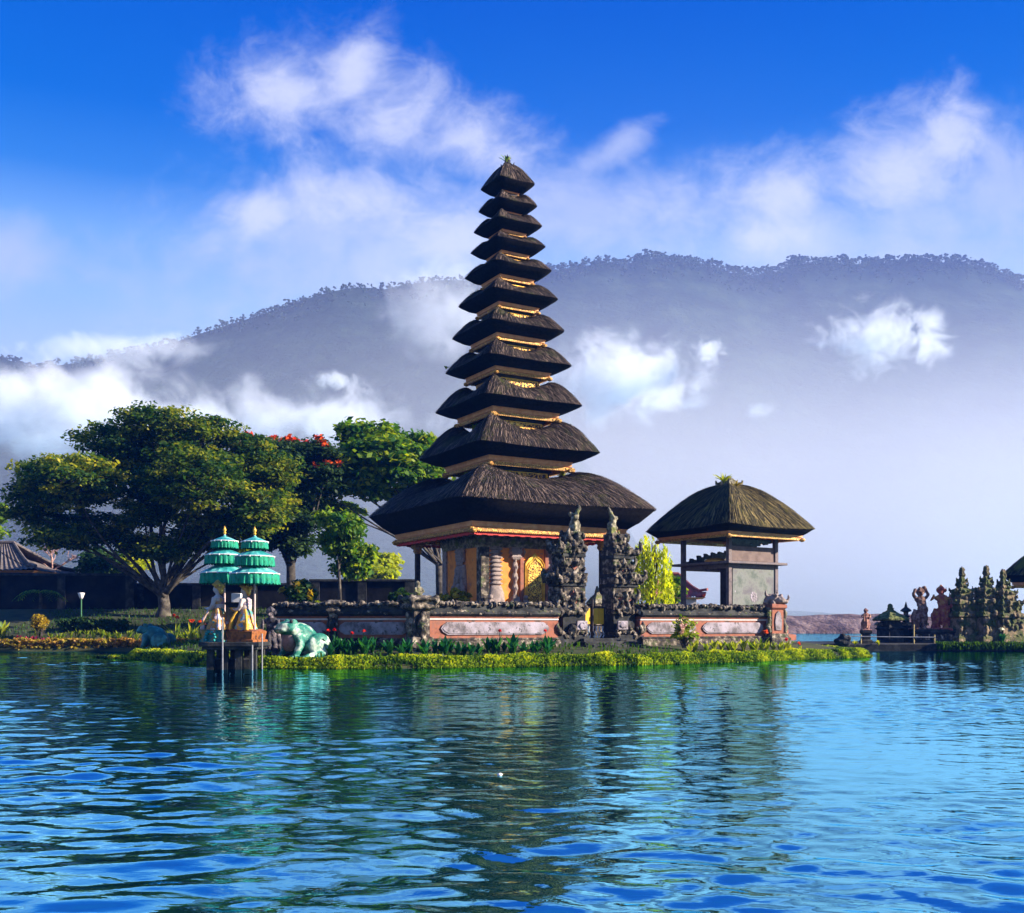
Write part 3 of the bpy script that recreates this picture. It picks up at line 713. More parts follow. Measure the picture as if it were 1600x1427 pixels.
# shrine chamber below: plinth, walls, frieze, reliefs, columns, gilded door
sh = (-.365 * math.cos(TH) - .95 * math.sin(TH), .365 * math.sin(TH) - .95 * math.cos(TH))   # its centre in the tower's axes
sx0, sy0 = -.79, -.64
hs = 1.52; zw0 = 1.10; zw1 = zz(846) + .18
ZW = lambda y, d=37.6: H0 + (HY - y) * d / F - TG
pl = MB(); pl.stack([(hs + .34, hs + .34, 0, sx0, sy0), (hs + .34, hs + .34, .55, sx0, sy0), (hs + .26, hs + .26, .58, sx0, sy0), (hs + .26, hs + .26, .86, sx0, sy0), (hs + .36, hs + .36, .90, sx0, sy0), (hs + .36, hs + .36, 1.02, sx0, sy0), (hs + .16, hs + .16, 1.06, sx0, sy0), (hs + .16, hs + .16, 1.22, sx0, sy0)])
plinth = pl.build('plinth', M['brick'], tower)
bd = MB(); bd.stack([(hs + .30, hs + .30, 0, sx0, sy0), (hs + .30, hs + .30, .07, sx0, sy0)], (0, 0, 1.225)); bd.build('plinth_moulding', M['relief'], plinth)
wl = MB(); wl.stack([(hs, hs, 1.20, sx0, sy0), (hs, hs, zw1, sx0, sy0)]); wall = wl.build('shrine_wall', M['plaster'], tower)
fz = MB()
for h0, h1, o_ in ((zw1 - .62, zw1 - .48, .06), (zw1 - .48, zw1 - .22, .12), (zw1 - .22, zw1 - .05, .20)):
    fz.stack([(hs + o_, hs + o_, h0, sx0, sy0), (hs + o_ + .02, hs + o_ + .02, h1 - .003, sx0, sy0)])
fz.build('carved_frieze', M['stone_pale'], wall)
yF = sy0 - hs                                       # outer plane of the right-hand visible face (faces -y), x from sx0-hs to sx0+hs
xL = sx0 - hs                                       # outer plane of the left-hand visible face (faces -x)
zb0, zb1 = 1.30, zw1 - .60
# corner pilaster, greenish grey
MB().bev((xL + .11, yF + .11, (zb0 + zb1) / 2), (.34, .34, zb1 - zb0), .03).build('corner_pilaster', M['stone'], wall)
for cx_, cy_ in ((sx0 + hs - .11, yF + .11), (xL + .11, sy0 + hs - .11)):
    MB().bev((cx_, cy_, (zb0 + zb1) / 2), (.34, .34, zb1 - zb0), .03).build('corner_pilaster', M['relief'], wall)
# stepped bell-like column on the front-right face
cx_ = xL + .58
cm = MB(); cm.lathe([(.40, 0), (.40, .10), (.36, .14), (.34, .40), (.28, .55), (.22, .70)], 16, (cx_, yF, zb0), sy=.55)
z = zb0 + .72
while z < zb1 - .12:
    cm.lathe([(.20, 0), (.27, .035), (.28, .065), (.20, .10), (.185, .155)], 16, (cx_, yF, z), sy=.6); z += .158
cm.build('stepped_column', M['relief'], wall, smooth=True)
# twisted column
cx_ = xL + 1.36; cm = MB()
cm.stack([(.19, .16, 0), (.19, .16, .12), (.14, .13, .16), (.14, .13, .30)], (cx_, yF - .05, zb0))
n = 40; hgt = zb1 - zb0 - .75; vs = []; fs = []; nj = 10
for i_ in range(n):
    f = i_ / (n - 1); 
    for j in range(nj):
        a = 2 * math.pi * j / nj; rr = .085 + .035 * math.cos(2 * a - f * 22); vs.append((cx_ + rr * math.cos(a), yF - .05 + rr * math.sin(a), zb0 + .30 + hgt * f))
for i_ in range(n - 1):
    for j in range(nj): a = i_ * nj + j; b = i_ * nj + (j + 1) % nj; fs.append((a, b, b + nj, a + nj))
cm.add(vs, fs); cm.stack([(.12, .12, 0), (.22, .17, .10), (.16, .14, .16), (.24, .18, .27), (.20, .16, .38), (.27, .2, .45)], (cx_, yF - .05, zb0 + .30 + hgt))
cm.build('twisted_column', M['relief'], wall)
# carved wing between twisted column and door, and small seated lions on the plinth
wm = MB(); rr_ = random.Random(5)
for i_ in range(9): wm.ball((xL + 1.66 + .05 * math.sin(i_ * 1.3), yF + .01, zb1 - .10 - i_ * .075), (.17 - i_ * .012, .09, .075), 9, 6, amp=.4, fr=3)
sculpt(wm, 'carved_wing', M['relief'], wall, .025, .02, 14)
# gilded door with its frame
dx_ = xL + 2.18; dz0 = zb0 - .06; dz1 = zb0 + 1.78
dm = MB(); vs = []
out = [(-.36, 0), (.36, 0), (.36, 1.46), (.24, 1.64), (.10, 1.72), (0, 1.84), (-.10, 1.72), (-.24, 1.64), (-.36, 1.46)]
def slab(mb, pts, y0, y1, cx, cz):
    n = len(pts); vs = [(cx + x, y0, cz + z) for x, z in pts] + [(cx + x, y1, cz + z) for x, z in pts]
    fs = [tuple(range(n)), tuple(range(2 * n - 1, n - 1, -1))] + [(i, i + n, (i + 1) % n + n, (i + 1) % n) for i in range(n)]
    return mb.add(vs, fs)
slab(dm, [(x * 1.24, z * 1.06) for x, z in out], yF - .10, yF + .02, dx_, dz0)
door = dm.build('gilded_door', M['gold'], wall)
dl = MB(); slab(dl, [(x * .80, .06 + z * .92) for x, z in out], yF - .13, yF - .05, dx_, dz0); dl.build('door_leaf', carved('gilt_door', (0.82, .45, .06), (.10, .04, .01), 16), door)
df = MB()
for k2 in (.98, 1.14):
    q = [(x * k2, z * (1 + (k2 - 1) * .5)) for x, z in out]
    for i_ in range(1, len(q)): a, b = q[i_], q[(i_ + 1) % len(q)]; df.tube([(dx_ + a[0], yF - .115, dz0 + a[1]), (dx_ + b[0], yF - .115, dz0 + b[1])], .022, 6)
df.build('door_moulding', M['gold'], door)
dp = MB()
for sx_ in (-1, 1): dp.bev((dx_ + sx_ * .54, yF - .02, (zb0 + zb1) / 2), (.14, .16, zb1 - zb0), .02)
dp.build('door_jamb', M['brick'], wall)
lm = MB(); lm.box((dx_ + .86, yF - .03, zb1 - .28), (.30, .20, .5), top=(.8, 1)); lm.ball((dx_ + .86, yF - .06, zb1 - .75), (.16, .10, .3), 10, 8)
sculpt(lm, 'carved_bracket', M['panelstone'], wall, .03, .02, 12)
# left-hand face: tall relief with a seated figure under a stepped niche
rm = MB(); yc = sy0 + .05
rm.box((xL - .03, yc, zb0 + .75), (.10, .95, 1.5), top=(1, .74)); rm.box((xL - .05, yc, zb1 - .25), (.12, .62, .55))
for i_ in range(5): rm.box((xL - .10, yc, zb1 - .10 - i_ * .16), (.10, .72 - i_ * .09, .07))
for s_ in (-1, 1):
    rm.tube([(xL - .12, yc + s_ * .42, zb0), (xL - .14, yc + s_ * .40, zb0 + .5), (xL - .12, yc + s_ * .30, zb0 + .85), (xL - .1, yc + s_ * .26, zb0 + 1.4)], [.10, .11, .08, .06], 8)
    rm.ball((xL - .15, yc + s_ * .42, zb0 + .62), (.09, .12, .14), 9, 7); rm.tube([(xL - .13, yc + s_ * .16, zb0 + .02), (xL - .2, yc + s_ * .2, zb0 + .3), (xL - .12, yc + s_ * .1, zb0 + .5)], [.09, .10, .08], 8)
rm.ball((xL - .14, yc, zb0 + .58), (.12, .18, .26), 10, 8); rm.ball((xL - .17, yc, zb0 + .95), (.10, .12, .14), 10, 8); rm.ball((xL - .12, yc, zb0 + 1.18), (.08, .10, .16), 8, 6)
sculpt(rm, 'wall_relief', M['relief'], wall, .028, .022, 11)
for dx2, dy2 in ((.25, -.25), (1.78, -.14)):
    l = MB(); bx, by = xL + dx2, yF + dy2 * .8
    l.ball((bx, by, zb0 + .10), (.13, .10, .13), 9, 7); l.ball((bx - .03, by - .06, zb0 + .27), (.10, .09, .10), 9, 7); l.tube([(bx - .07, by - .09, zb0 - .05), (bx - .06, by - .07, zb0 + .15)], [.04, .05], 6); l.tube([(bx + .05, by - .09, zb0 - .05), (bx + .04, by - .07, zb0 + .15)], [.04, .05], 6)
    sculpt(l, 'lion_figure', M['relief'], wall, .022, .015, 14)
# veranda posts under the eave corners
rp = tips[10][0] * k_ * .78 - .62
zpost = zz(846)
for a, b in ((-1, 1), (-1, -.999), (1, -1), (1, 1)):
    if (a, b) == (-1, -.999): continue
    pm = MB(); pm.stack([(.13, .13, .2), (.13, .13, .6), (.085, .085, .66), (.085, .085, zpost - .42)], (a * rp, b * rp, 0))
    po = pm.build('veranda_post', M['wood'], tower)
    cp = MB(); cp.stack([(.09, .09, 0), (.14, .14, .10), (.12, .12, .2), (.20, .20, .34), (.16, .16, .44)], (a * rp, b * rp, zpost - .43)); cp.build('post_capital', M['gilt'], po)
cl = MB()
for q in range(4):
    n = 30
    for i_ in range(n):
        x = -rf + (2 * rf) * (i_ + .5) / n; p = rotz((x, -rf + .10, zz(846) - .045 - .02 * (i_ % 2)), q * math.pi / 2); cl.box(p, (2 * rf / n * .96, .012, .11), q * math.pi / 2)
cl.build('eave_cloth', M['red'], tower)

# ------------------------------------------------------------------ the small pavilion at the right
PC = Vector((WX(1139, 39), 39, 0)); PG = 0.60
pav = thing('pavilion', (PC.x, PC.y, PG), 'small open wooden pavilion with a domed mossy thatched roof right of the tower', 'pavilion', R(33))
zp = lambda y: H0 + (HY - y) * 39 / F - PG
re = 2.30; ro = roof_mesh('thatch_roof', pav, re, .16, zp(829), zp(757) - zp(829), 1.93, zp(839), [M['thatch_moss'], M['cut'], M['straw_moss']], 77, hump=.07, straw=9500, slen=.42, apex=True, ns=60, nt=30)
eave(ro, 1.92, zp(847), zp(837))
fm = MB(); zt = zp(762)
fm.stack([(.34, .34, 0), (.38, .38, .12), (.28, .28, .18), (.30, .30, .34), (.22, .22, .40)], (0, 0, zt - .15))
for j in range(4):
    a = j * math.pi / 2 + .78; fm.tube([(.28 * math.cos(a), .28 * math.sin(a), zt), (.46 * math.cos(a), .46 * math.sin(a), zt + .08), (.50 * math.cos(a), .50 * math.sin(a), zt + .30)], [.09, .07, .02], 7)
fm.ball((0, 0, zt + .25), (.20, .20, .18), 10, 8, amp=.3)
sculpt(fm, 'roof_finial', M['stone_pale'], pav, .03, .03, 9)
hp = 1.21; zs = zp(883); ze = zp(846)
for a, b in ((-1, -1), (1, -1), (1, 1), (-1, 1)):
    pm = MB(); pm.stack([(.10, .10, 0), (.10, .10, .45), (.075, .075, .5), (.075, .075, ze + .05)], (a * hp, b * hp, 0)); pm.build('post', M['greywood'], pav)
sm = MB(); sm.bev((0, 0, zs), (3.05, 3.05, .09), .012); 
for q in range(4): sm.box(rotz((0, -hp, zs - .13), q * math.pi / 2), (2 * hp - .16, .09, .15), q * math.pi / 2)
sm.build('shelf_floor', M['greywood'], pav)
# right-hand face closed by boards
bm_ = MB(); bm_.bev((0.04, -hp, (zs - .21 + .35) / 2 + .0), (2 * hp - .24, .07, zs - .21 - .35), .01)
lower = bm_.build('board_panel', mottled('grey_green_board', [(.10, .12, .10), (.19, .20, .18), (.13, .12, .13)], 2.2, .8, .3, 20, speck=((.42, .36, .42), 2.6, .66)), pav)
em = MB()
for j in range(9):
    a = j * .7; em.ball((.02 + .13 * math.cos(a), -hp - .037, (zs + .35) / 2 + .02 + .15 * math.sin(a)), (.055, .012, .055), 8, 6)
em.ball((.02, -hp - .037, (zs + .35) / 2 + .02), (.08, .014, .09), 8, 6); em.build('carved_rosette', M['panelstone'], lower)
MB().bev((0.0, -hp, (zs + .05 + zp(857)) / 2), (2 * hp - .18, .05, zp(857) - zs - .09), .01).build('board_panel', mottled('brown_board', [(.12, .08, .07), (.20, .14, .12)], 3, .8, .3, 20), pav)
MB().bev((-hp + .16, -hp + .34, (zs - .21 + .35) / 2), (.10, .44, zs - .21 - .35), .01).build('door_leaf', M['wood'], pav)
# dark carved wings hanging in the upper storey
def comb_slab(x0, x1, y, z0, hs_, th, rzq, name, drop=False):
    mb = MB(); n = len(hs_)
    for i_, h in enumerate(hs_):
        x = x0 + (x1 - x0) * (i_ + .5) / n; w = (x1 - x0) / n * 1.04
        p = rotz((x, y, z0 + (h / 2 if not drop else -h / 2)), rzq); mb.box(p, (w, th, h), rzq)
    return sculpt(mb, name, M['wood'], pav, .025, .02, 10)
comb_slab(-hp + .1, hp - .1, hp - .05, zs + .05, [.10, .22, .18, .36, .30, .44, .38, .50, .46, .55, .52, .6], .10, 0, 'carved_screen')
comb_slab(-hp + .12, hp - .1, -hp + .12, ze + .02, [.62, .72, .50, .56, .42, .36, .30, .26, .16, .20, .14], .10, 0, 'carved_screen', True)
ob = MB(); ob.ball((-hp + .55, .1, zs + .12), (.28, .5, .13), 12, 8, amp=.3); ob.build('folded_cloth', M['gold'], pav, smooth=True)
bs = MB(); bs.stack([(1.75, 1.75, 0), (1.75, 1.75, .22), (1.55, 1.55, .26), (1.55, 1.55, .40)]); bs.build('base', M['brick'], pav)
# ------------------------------------------------------------------ enclosure walls, pillars and split gate
GP = Vector((2.68, 33.0, 0))
def on_wall(px):
    k = (px - CX) / F; return (k * GP.y - GP.x) / (E1.x - k * E1.y)
def wall(name_label, p0, p1, panels, gz0=0.50, depth=.45, tone='brick'):
    """wall from p0 to p1 (front line), panels = list of (start, end) in metres along it"""
    d = p1 - p0; L = d.length; a = math.atan2(d.y, d.x)
    t = thing('compound_wall', (p0.x, p0.y, gz0), name_label, 'wall', a)
    Zr = lambda z: z - gz0
    st = MB(); st.bev((L / 2, depth / 2, Zr(.47)), (L, depth + .34, .5), .03); st.bev((L / 2, depth / 2, Zr(.755)), (L, depth + .22, .075), .02)
    st.build('wall_base', M['stone'], t)
    MB().bev((L / 2, depth / 2, Zr(1.13)), (L, depth, .68), .004).build('wall_body', M['brick'], t)
    bb = MB(); bb.bev((L / 2, depth / 2, Zr(1.36)), (L, depth + .06, .055), .01); bb.build('white_band', M['whiteband'], t)
    bb = MB(); bb.bev((L / 2, depth / 2, Zr(1.425)), (L, depth + .11, .06), .01); bb.build('brick_band', M['brick'], t)
    rb = random.Random(int(L * 100)); cp = MB()
    cp.stack([(L / 2, depth / 2 + .10, 0), (L / 2, depth / 2 + .17, .06), (L / 2, depth / 2 + .17, .14), (L / 2, depth / 2 + .08, .19), (L / 2, depth / 2 + .08, .30)], (L / 2, depth / 2, Zr(1.458)))
    cp.build('coping', M['stone_dark'], t)
    rs = MB(); x = .05
    while x < L - .05:
        w = .07 + .10 * rb.random()
        for yy in (-.06, .20, .44): rs.ball((x + rb.uniform(-.03, .03), yy + rb.uniform(-.05, .05), Zr(1.79 + rb.uniform(-.03, .05))), (w * .8, .12, .05 + .05 * rb.random()), 7, 5, amp=.5, fr=3)
        for yy in (-.135,):
            if rb.random() < .6: rs.ball((x, yy, Zr(1.56 + rb.uniform(-.03, .05))), (w * .7, .05, .05), 7, 5, amp=.5, fr=3)
        x += w * 1.1
    rs.build('rubble_crest', M['stone'], t)
    for s0, s1 in panels:
        pm = MB(); h = .19; c = .22; y0 = -.045
        pts = [(s0 + c, -h), (s1 - c, -h), (s1 - .07, -h * .55), (s1, 0), (s1 - .07, h * .55), (s1 - c, h), (s0 + c, h), (s0 + .07, h * .55), (s0, 0), (s0 + .07, -h * .55)]
        slab(pm, pts, y0, .02, 0, Zr(1.085)); slab(pm, [((s0 + s1) / 2 + (x - (s0 + s1) / 2) * .97, z * .80) for x, z in pts], y0 - .018, y0 + .01, 0, Zr(1.085))
        pm.build('stone_panel', M['panelstone'], t)
    return t
pt = lambda px: GP + E1 * on_wall(px)
c0, c1 = pt(668), pt(872); L = (c1 - c0).length
wall('brick wall with one long grey stone panel between corner pillar and split gate', c0, c1, [(.42, L - .35)])
c0, c1 = pt(1000), pt(1197); L = (c1 - c0).length
wall('right hand brick wall with two stone panels below the small pavilion', c0, c1, [(.25, L * .42), (L * .47, L - .15)])
WL0, WLm, WL1 = W(430, 976, 31.6), W(522, 976, 31.0), W(646, 976, 30.4)
for q in (WL0, WLm, WL1): q.z = 0
L = (WL1 - WLm).length
wall('brick wall with a pale lavender panel behind red cannas', WLm, WL1, [(.15, L - .12)])
L = (WLm - WL0).length
wall('short brick wall stretch partly hidden by the green white frog', WL0, WLm, [(.15, L - .2)])

def stone_pillar(loc, rz, label, h, w, figure=True, mat='stone', cap='stone', seed=1, top=None):
    t = thing('stone_pillar', loc, label, 'pillar', rz)
    b = MB(); b.stack([(w * .75, w * .75, -.3), (w * .75, w * .75, .16), (w * .66, w * .66, .20), (w * .66, w * .66, .30), (w * .5, w * .5, .34), (w * .5, w * .5, h * .70), (w * .56, w * .56, h * .72)])
    b.build('shaft', M['stone'], t)
    c = MB(); c.stack([(w * .60, w * .60, h * .725), (w * .82, w * .82, h * .76), (w * .82, w * .82, h * .80), (w * .66, w * .66, h * .83), (w * .66, w * .66, h * .87), (w * .95, w * .95, h * .92), (w * .90, w * .90, h * .96), (w * .55, w * .55, h)])
    for a in range(4):
        for s_ in (-1, 1):
            p = rotz((s_ * w * .8, -w * .8, h * .93), a * math.pi / 2); c.ball(p, (w * .2, w * .2, w * .28), 8, 6, amp=.4)
    sculpt(c, 'carved_cap', M[cap], t, .03, .025, 9)
    r = random.Random(seed); f = MB()
    if figure:
        for yy, xx in ((-w * .52, 0), (0, -w * .52)):
            f.ball((xx, yy, h * .42), (w * .34, w * .34, h * .20), 9, 7, amp=.3); f.ball((xx * 1.15, yy * 1.15, h * .62), (w * .22, w * .22, w * .26), 9, 7, amp=.3)
            f.tube([(xx + (w * .2 if yy else 0), yy + (w * .2 if xx else 0), h * .34), (xx * 1.2, yy * 1.2, h * .2), (xx * 1.1, yy * 1.1, h * .08)], [.09, .08, .10], 6)
            f.tube([(xx - (w * .2 if yy else 0), yy - (w * .2 if xx else 0), h * .34), (xx * 1.2, yy * 1.2, h * .2), (xx * 1.1, yy * 1.1, h * .08)], [.09, .08, .10], 6)
        sculpt(f, 'carved_figure', M[mat], t, .028, .03, 9)
    if top:
        sculpt(top, 'crowning_figure', M['stone_pale'], t, .022, .015, 12)
    return t
tp = MB(); tp.ball((0, 0, 1.58), (.13, .12, .12), 9, 7); tp.ball((0, 0, 1.72), (.09, .08, .12), 9, 7); tp.ball((-.02, 0, 1.88), (.075, .07, .08), 9, 7); tp.tube([(-.1, 0, 1.75), (-.14, -.08, 1.64), (-.03, -.1, 1.6)], [.035, .03, .03], 6); tp.tube([(.1, 0, 1.75), (.14, -.08, 1.64), (.03, -.1, 1.6)], [.035, .03, .03], 6)
q = pt(654); stone_pillar((q.x, q.y - .05, .52), TH, 'broad corner pillar with a small seated figure on its carved cap', 1.52, .50, top=tp, seed=2)
stone_pillar((WLm.x, WLm.y - .05, .52), R(4), 'slim dark wall pillar behind the frog with an orange slab cap', 1.42, .26, mat='stone_dark', seed=3)
# end pillar with an animal head, orange brick
q = pt(1207); t = thing('end_pillar', (q.x, q.y, .5), 'orange brick end pillar with a fanged beast head facing the lake', 'pillar', TH)
b = MB(); b.stack([(.42, .42, -.3), (.42, .42, .20), (.36, .36, .24), (.36, .36, .36), (.27, .27, .40), (.27, .27, 1.22), (.36, .36, 1.30), (.36, .36, 1.40), (.28, .28, 1.44)]); b.build('shaft', M['brick'], t)
pm = MB(); kb = MB(); kb.stack([(.46, .46, -.3), (.46, .46, .22), (.40, .40, .26), (.40, .40, .38)]); kb.build('foot', M['stone'], t)
for a in (0, 1, 3): 
    pts = [(-.13, .5), (.13, .5), (.16, .8), (.10, 1.10), (0, 1.18), (-.10, 1.10), (-.16, .8)]
    sb = MB(); slab(sb, pts, -.31, -.26, 0, 0); pm.add([rotz(p, a * math.pi / 2) for p in sb.v], sb.f)
pm.build('relief_panel', M['panelstone'], t)
hm = MB(); hm.ball((0, 0, 1.60), (.30, .30, .20), 12, 8, amp=.25); hm.ball((.12, -.22, 1.58), (.20, .22, .15), 10, 8); hm.ball((.28, -.30, 1.52), (.13, .14, .09), 9, 7)
for s_ in (-1, 1): hm.ball((.05 + s_ * .14, -.25 + s_ * .02, 1.74), .07, 8, 6); hm.tube([(s_ * .2, .05, 1.7), (s_ * .3, .06, 1.83), (s_ * .26, .02, 1.96)], [.07, .05, .015], 6)
hm.tube([(.36, -.36, 1.56), (.42, -.40, 1.68), (.38, -.36, 1.80)], [.05, .04, .015], 6)
for i_ in range(6): hm.ball((.28 * math.cos(i_), .28 * math.sin(i_), 1.46 + .04 * (i_ % 2)), .09, 8, 6)
sculpt(hm, 'beast_head', M['relief'], t, .025, .025, 11)
rm = MB()
for s_ in (-1, 1): rm.tube([(s_ * .30, -.18, 1.3), (s_ * .40, -.22, 1.1), (s_ * .33, -.2, .85), (s_ * .42, -.22, .6), (s_ * .36, -.22, .4)], [.08, .09, .07, .10, .09], 7)
sculpt(rm, 'side_scroll', M['stone_pale'], t, .025, .025, 11)

# split gate: two mirrored halves with sheer inner faces
def gate_half(px_u, sgn, label, seed):
    o = GP + E1 * px_u
    t = thing('split_gate', (o.x, o.y, .45), label, 'gateway', TH); t.scale = (.88, .92, .975)
    r = random.Random(seed)
    tiers = [(0.0, .42, 1.30, .98, 'stone_dark'), (.42, .52, 1.18, .90, 'stone'), (.52, 1.12, .98, .74, 'stone_dark'), (1.12, 1.26, 1.16, .88, 'stone'),
             (1.26, 2.02, .94, .72, 'brick'), (2.02, 2.14, 1.10, .84, 'stone_dark'), (2.14, 2.36, 1.24, .96, 'stone'), (2.36, 2.48, 1.02, .80, 'stone_dark'),
             (2.48, 2.98, .82, .64, 'brick'), (2.98, 3.10, .98, .76, 'stone_dark'), (3.10, 3.30, 1.08, .82, 'stone'), (3.30, 3.40, .82, .62, 'stone_dark'), (3.40, 3.72, .52, .48, 'brick'), (3.72, 3.84, .62, .56, 'stone')]
    D0 = .98; names = {'stone_dark': 'plinth', 'stone': 'cornice', 'brick': 'brick_core'}
    for i_, (z0, z1, w, dp, mt) in enumerate(tiers):
        e = .0015 * (i_ % 3)
        mb = MB(); mb.bev((sgn * (w / 2), D0 / 2, (z0 + z1) / 2), (w - e, dp - e, z1 - z0 - .002), .018); mb.build(names[mt], M['stone' if mt == 'brick' else mt], t)
        if mt == 'brick':
            q = min(w, z1 - z0) * .34; im = MB(); zc = (z0 + z1) / 2; slab(im, [(-q * 1.2, 0), (0, -q), (q * 1.2, 0), (0, q)], D0 / 2 - dp / 2 - .02, D0 / 2 - dp / 2 + .03, sgn * w * .56, zc); im.build('brick_inset', M['brick'], t)
    cv = MB()
    for z, w, dp in ((.50, 1.2, .92), (1.22, 1.16, .86), (1.62, 1.02, .76), (2.28, 1.26, .94), (2.72, .9, .68), (3.24, 1.1, .8), (3.55, .60, .5)):
        for i_ in range(15):                          # curls and lion faces along the front and outer edges
            f = (i_ + .5) / 15; rr = .05 + .05 * r.random()
            cv.ball((sgn * w * f, D0 / 2 - dp / 2 - .02, z + r.uniform(-.14, .16)), (rr, rr * .9, rr * 1.25), 8, 6, amp=.5, fr=3)
        for yy in (.15, .4, .6, .85):
            rr = .10 + .06 * r.random(); cv.ball((sgn * (w + .02), D0 / 2 + (yy - .5) * dp, z + r.uniform(-.08, .10)), (rr, rr, rr * 1.3), 8, 6, amp=.5, fr=3)
        for yy in (-.02, dp * .9):                   # horns rising at the outer corners
            x0 = sgn * (w - .02); y0 = D0 / 2 - dp / 2 + yy
            cv.tube([(x0 - sgn * .08, y0, z - .04), (x0 + sgn * .10, y0 - .03, z + .08), (x0 + sgn * .13, y0 - .03, z + .24), (x0 + sgn * .05, y0, z + .36)], [.10, .095, .07, .02], 7)
        cv.tube([(sgn * w * .5, D0 / 2 - dp / 2, z), (sgn * w * .5, D0 / 2 - dp / 2 - .12, z + .12), (sgn * w * .5, D0 / 2 - dp / 2 - .06, z + .30)], [.11, .09, .02], 7)
    sculpt(cv, 'stone_carving', M['stone'], t, .027, .035, 10, it=1)
    fn = MB(); z = 3.84
    fn.stack([(.17, .17, 0), (.13, .13, .10), (.15, .15, .16), (.09, .09, .40), (.07, .07, .62)], (sgn * .20, D0 / 2, z))
    fn.tube([(sgn * .2, D0 / 2, z + .3), (sgn * .16, D0 / 2 - .05, z + .62), (sgn * .04, D0 / 2 - .05, z + .80), (sgn * .02, D0 / 2, z + .92)], [.10, .09, .07, .02], 7)
    for i_ in range(9): fn.ball((sgn * (.14 + .22 * r.random()), D0 / 2 + r.uniform(-.18, .18), z + .62 * r.random()), .07 + .05 * r.random(), 8, 6, amp=.5, fr=3)
    fn.tube([(sgn * .38, D0 / 2, z - .2), (sgn * .50, D0 / 2 - .02, z - .05), (sgn * .46, D0 / 2, z + .14)], [.11, .09, .03], 7)
    sculpt(fn, 'mossy_finial', M['stone_pale'], t, .03, .035, 9)
    bl = MB(); bl.bev((sgn * (.28), D0 / 2 - .53, .74), (.44, .10, .30), .02); bl.ball((sgn * .28, D0 / 2 - .59, .74), (.16, .05, .11), 8, 6, amp=.4); bl.build('relief_block', M['panelstone'], t)
    return t
gate_half(on_wall(918), -1, 'left half of the split stone gate, its carved curls stepping down leftward', 11)
gate_half(on_wall(962), 1, 'right half of the split stone gate beside the yellow weeping shrub', 12)
o = GP + E1 * (on_wall(918) + .02) + E2 * .55; gw = (on_wall(962) - on_wall(918)) - .04
t = thing('metal_gate', (o.x, o.y, .72), 'low yellow and white metal gate standing between the split gate halves', 'gate', TH)
for i_ in range(2):
    x0 = gw / 2 * i_; w = gw / 2 - .03
    f = MB()
    for zc in (.02, .45, 1.05): f.box((x0 + w / 2, 0, zc), (w, .04, .035))
    for xs in (.02, w - .02): f.box((x0 + xs, 0, .535), (.036, .05, 1.0))
    leaf = f.build('gate_leaf', M['wood'], t)
    for j in range(2): MB().bev((x0 + .045 + (w - .09) * (j + .5) / 2, -.012, .75), ((w - .09) / 2 - .02, .03, .52), .008).build('yellow_board', mottled('yellow_paint', [(.70, .36, .01), (.82, .46, .02)], 4, .5, .1, 10), leaf)
    wm = MB()
    for j in range(4):
        x = x0 + .07 + (w - .14) * j / 3; wm.tube([(x, -.005, .05), (x + .05, -.005, .16), (x - .03, -.005, .29), (x, -.005, .43)], .020, 6)
    wm.build('white_lattice', M['white'], leaf)
MB().tube([(gw / 2 - .015, -.05, -.1), (gw / 2 - .015, -.05, 1.30)], .035, 8).build('gate_post', M['wood'], t)
st = MB(); o = GP + E1 * (on_wall(940)) - E2 * .05
for i_ in range(3): st.bev((0, -.16 * (2 - i_) * 1.0 + .10, .07 + .10 * i_), (2.3 - .34 * i_, 1.1 - .3 * i_, .13), .012)
s_ = st.build('stone_steps', M['stone_dark'], loc=(o.x, o.y, .42), rz=TH); tag(s_, 'three dark stone steps leading up to the split gate', 'steps')
# little offering shrine seen through the gate
o = Vector((WX(933, 37), 37, .8)); t = thing('offering_shrine', o, 'small mossy stone shrine glimpsed through the gate opening', 'shrine', TH)
MB().stack([(.22, .22, 0), (.22, .22, .5), (.15, .15, .55), (.15, .15, 1.0), (.28, .28, 1.06), (.28, .28, 1.14)]).build('pedestal', M['stone'], t)
r_ = MB(); r_.stack([(.33, .33, 1.15), (.20, .20, 1.35), (.08, .08, 1.5), (.06, .06, 1.68), (.01, .01, 1.82)]); sculpt(r_, 'cap_roof', M['stone_pale'], t, .025, .02, 9)

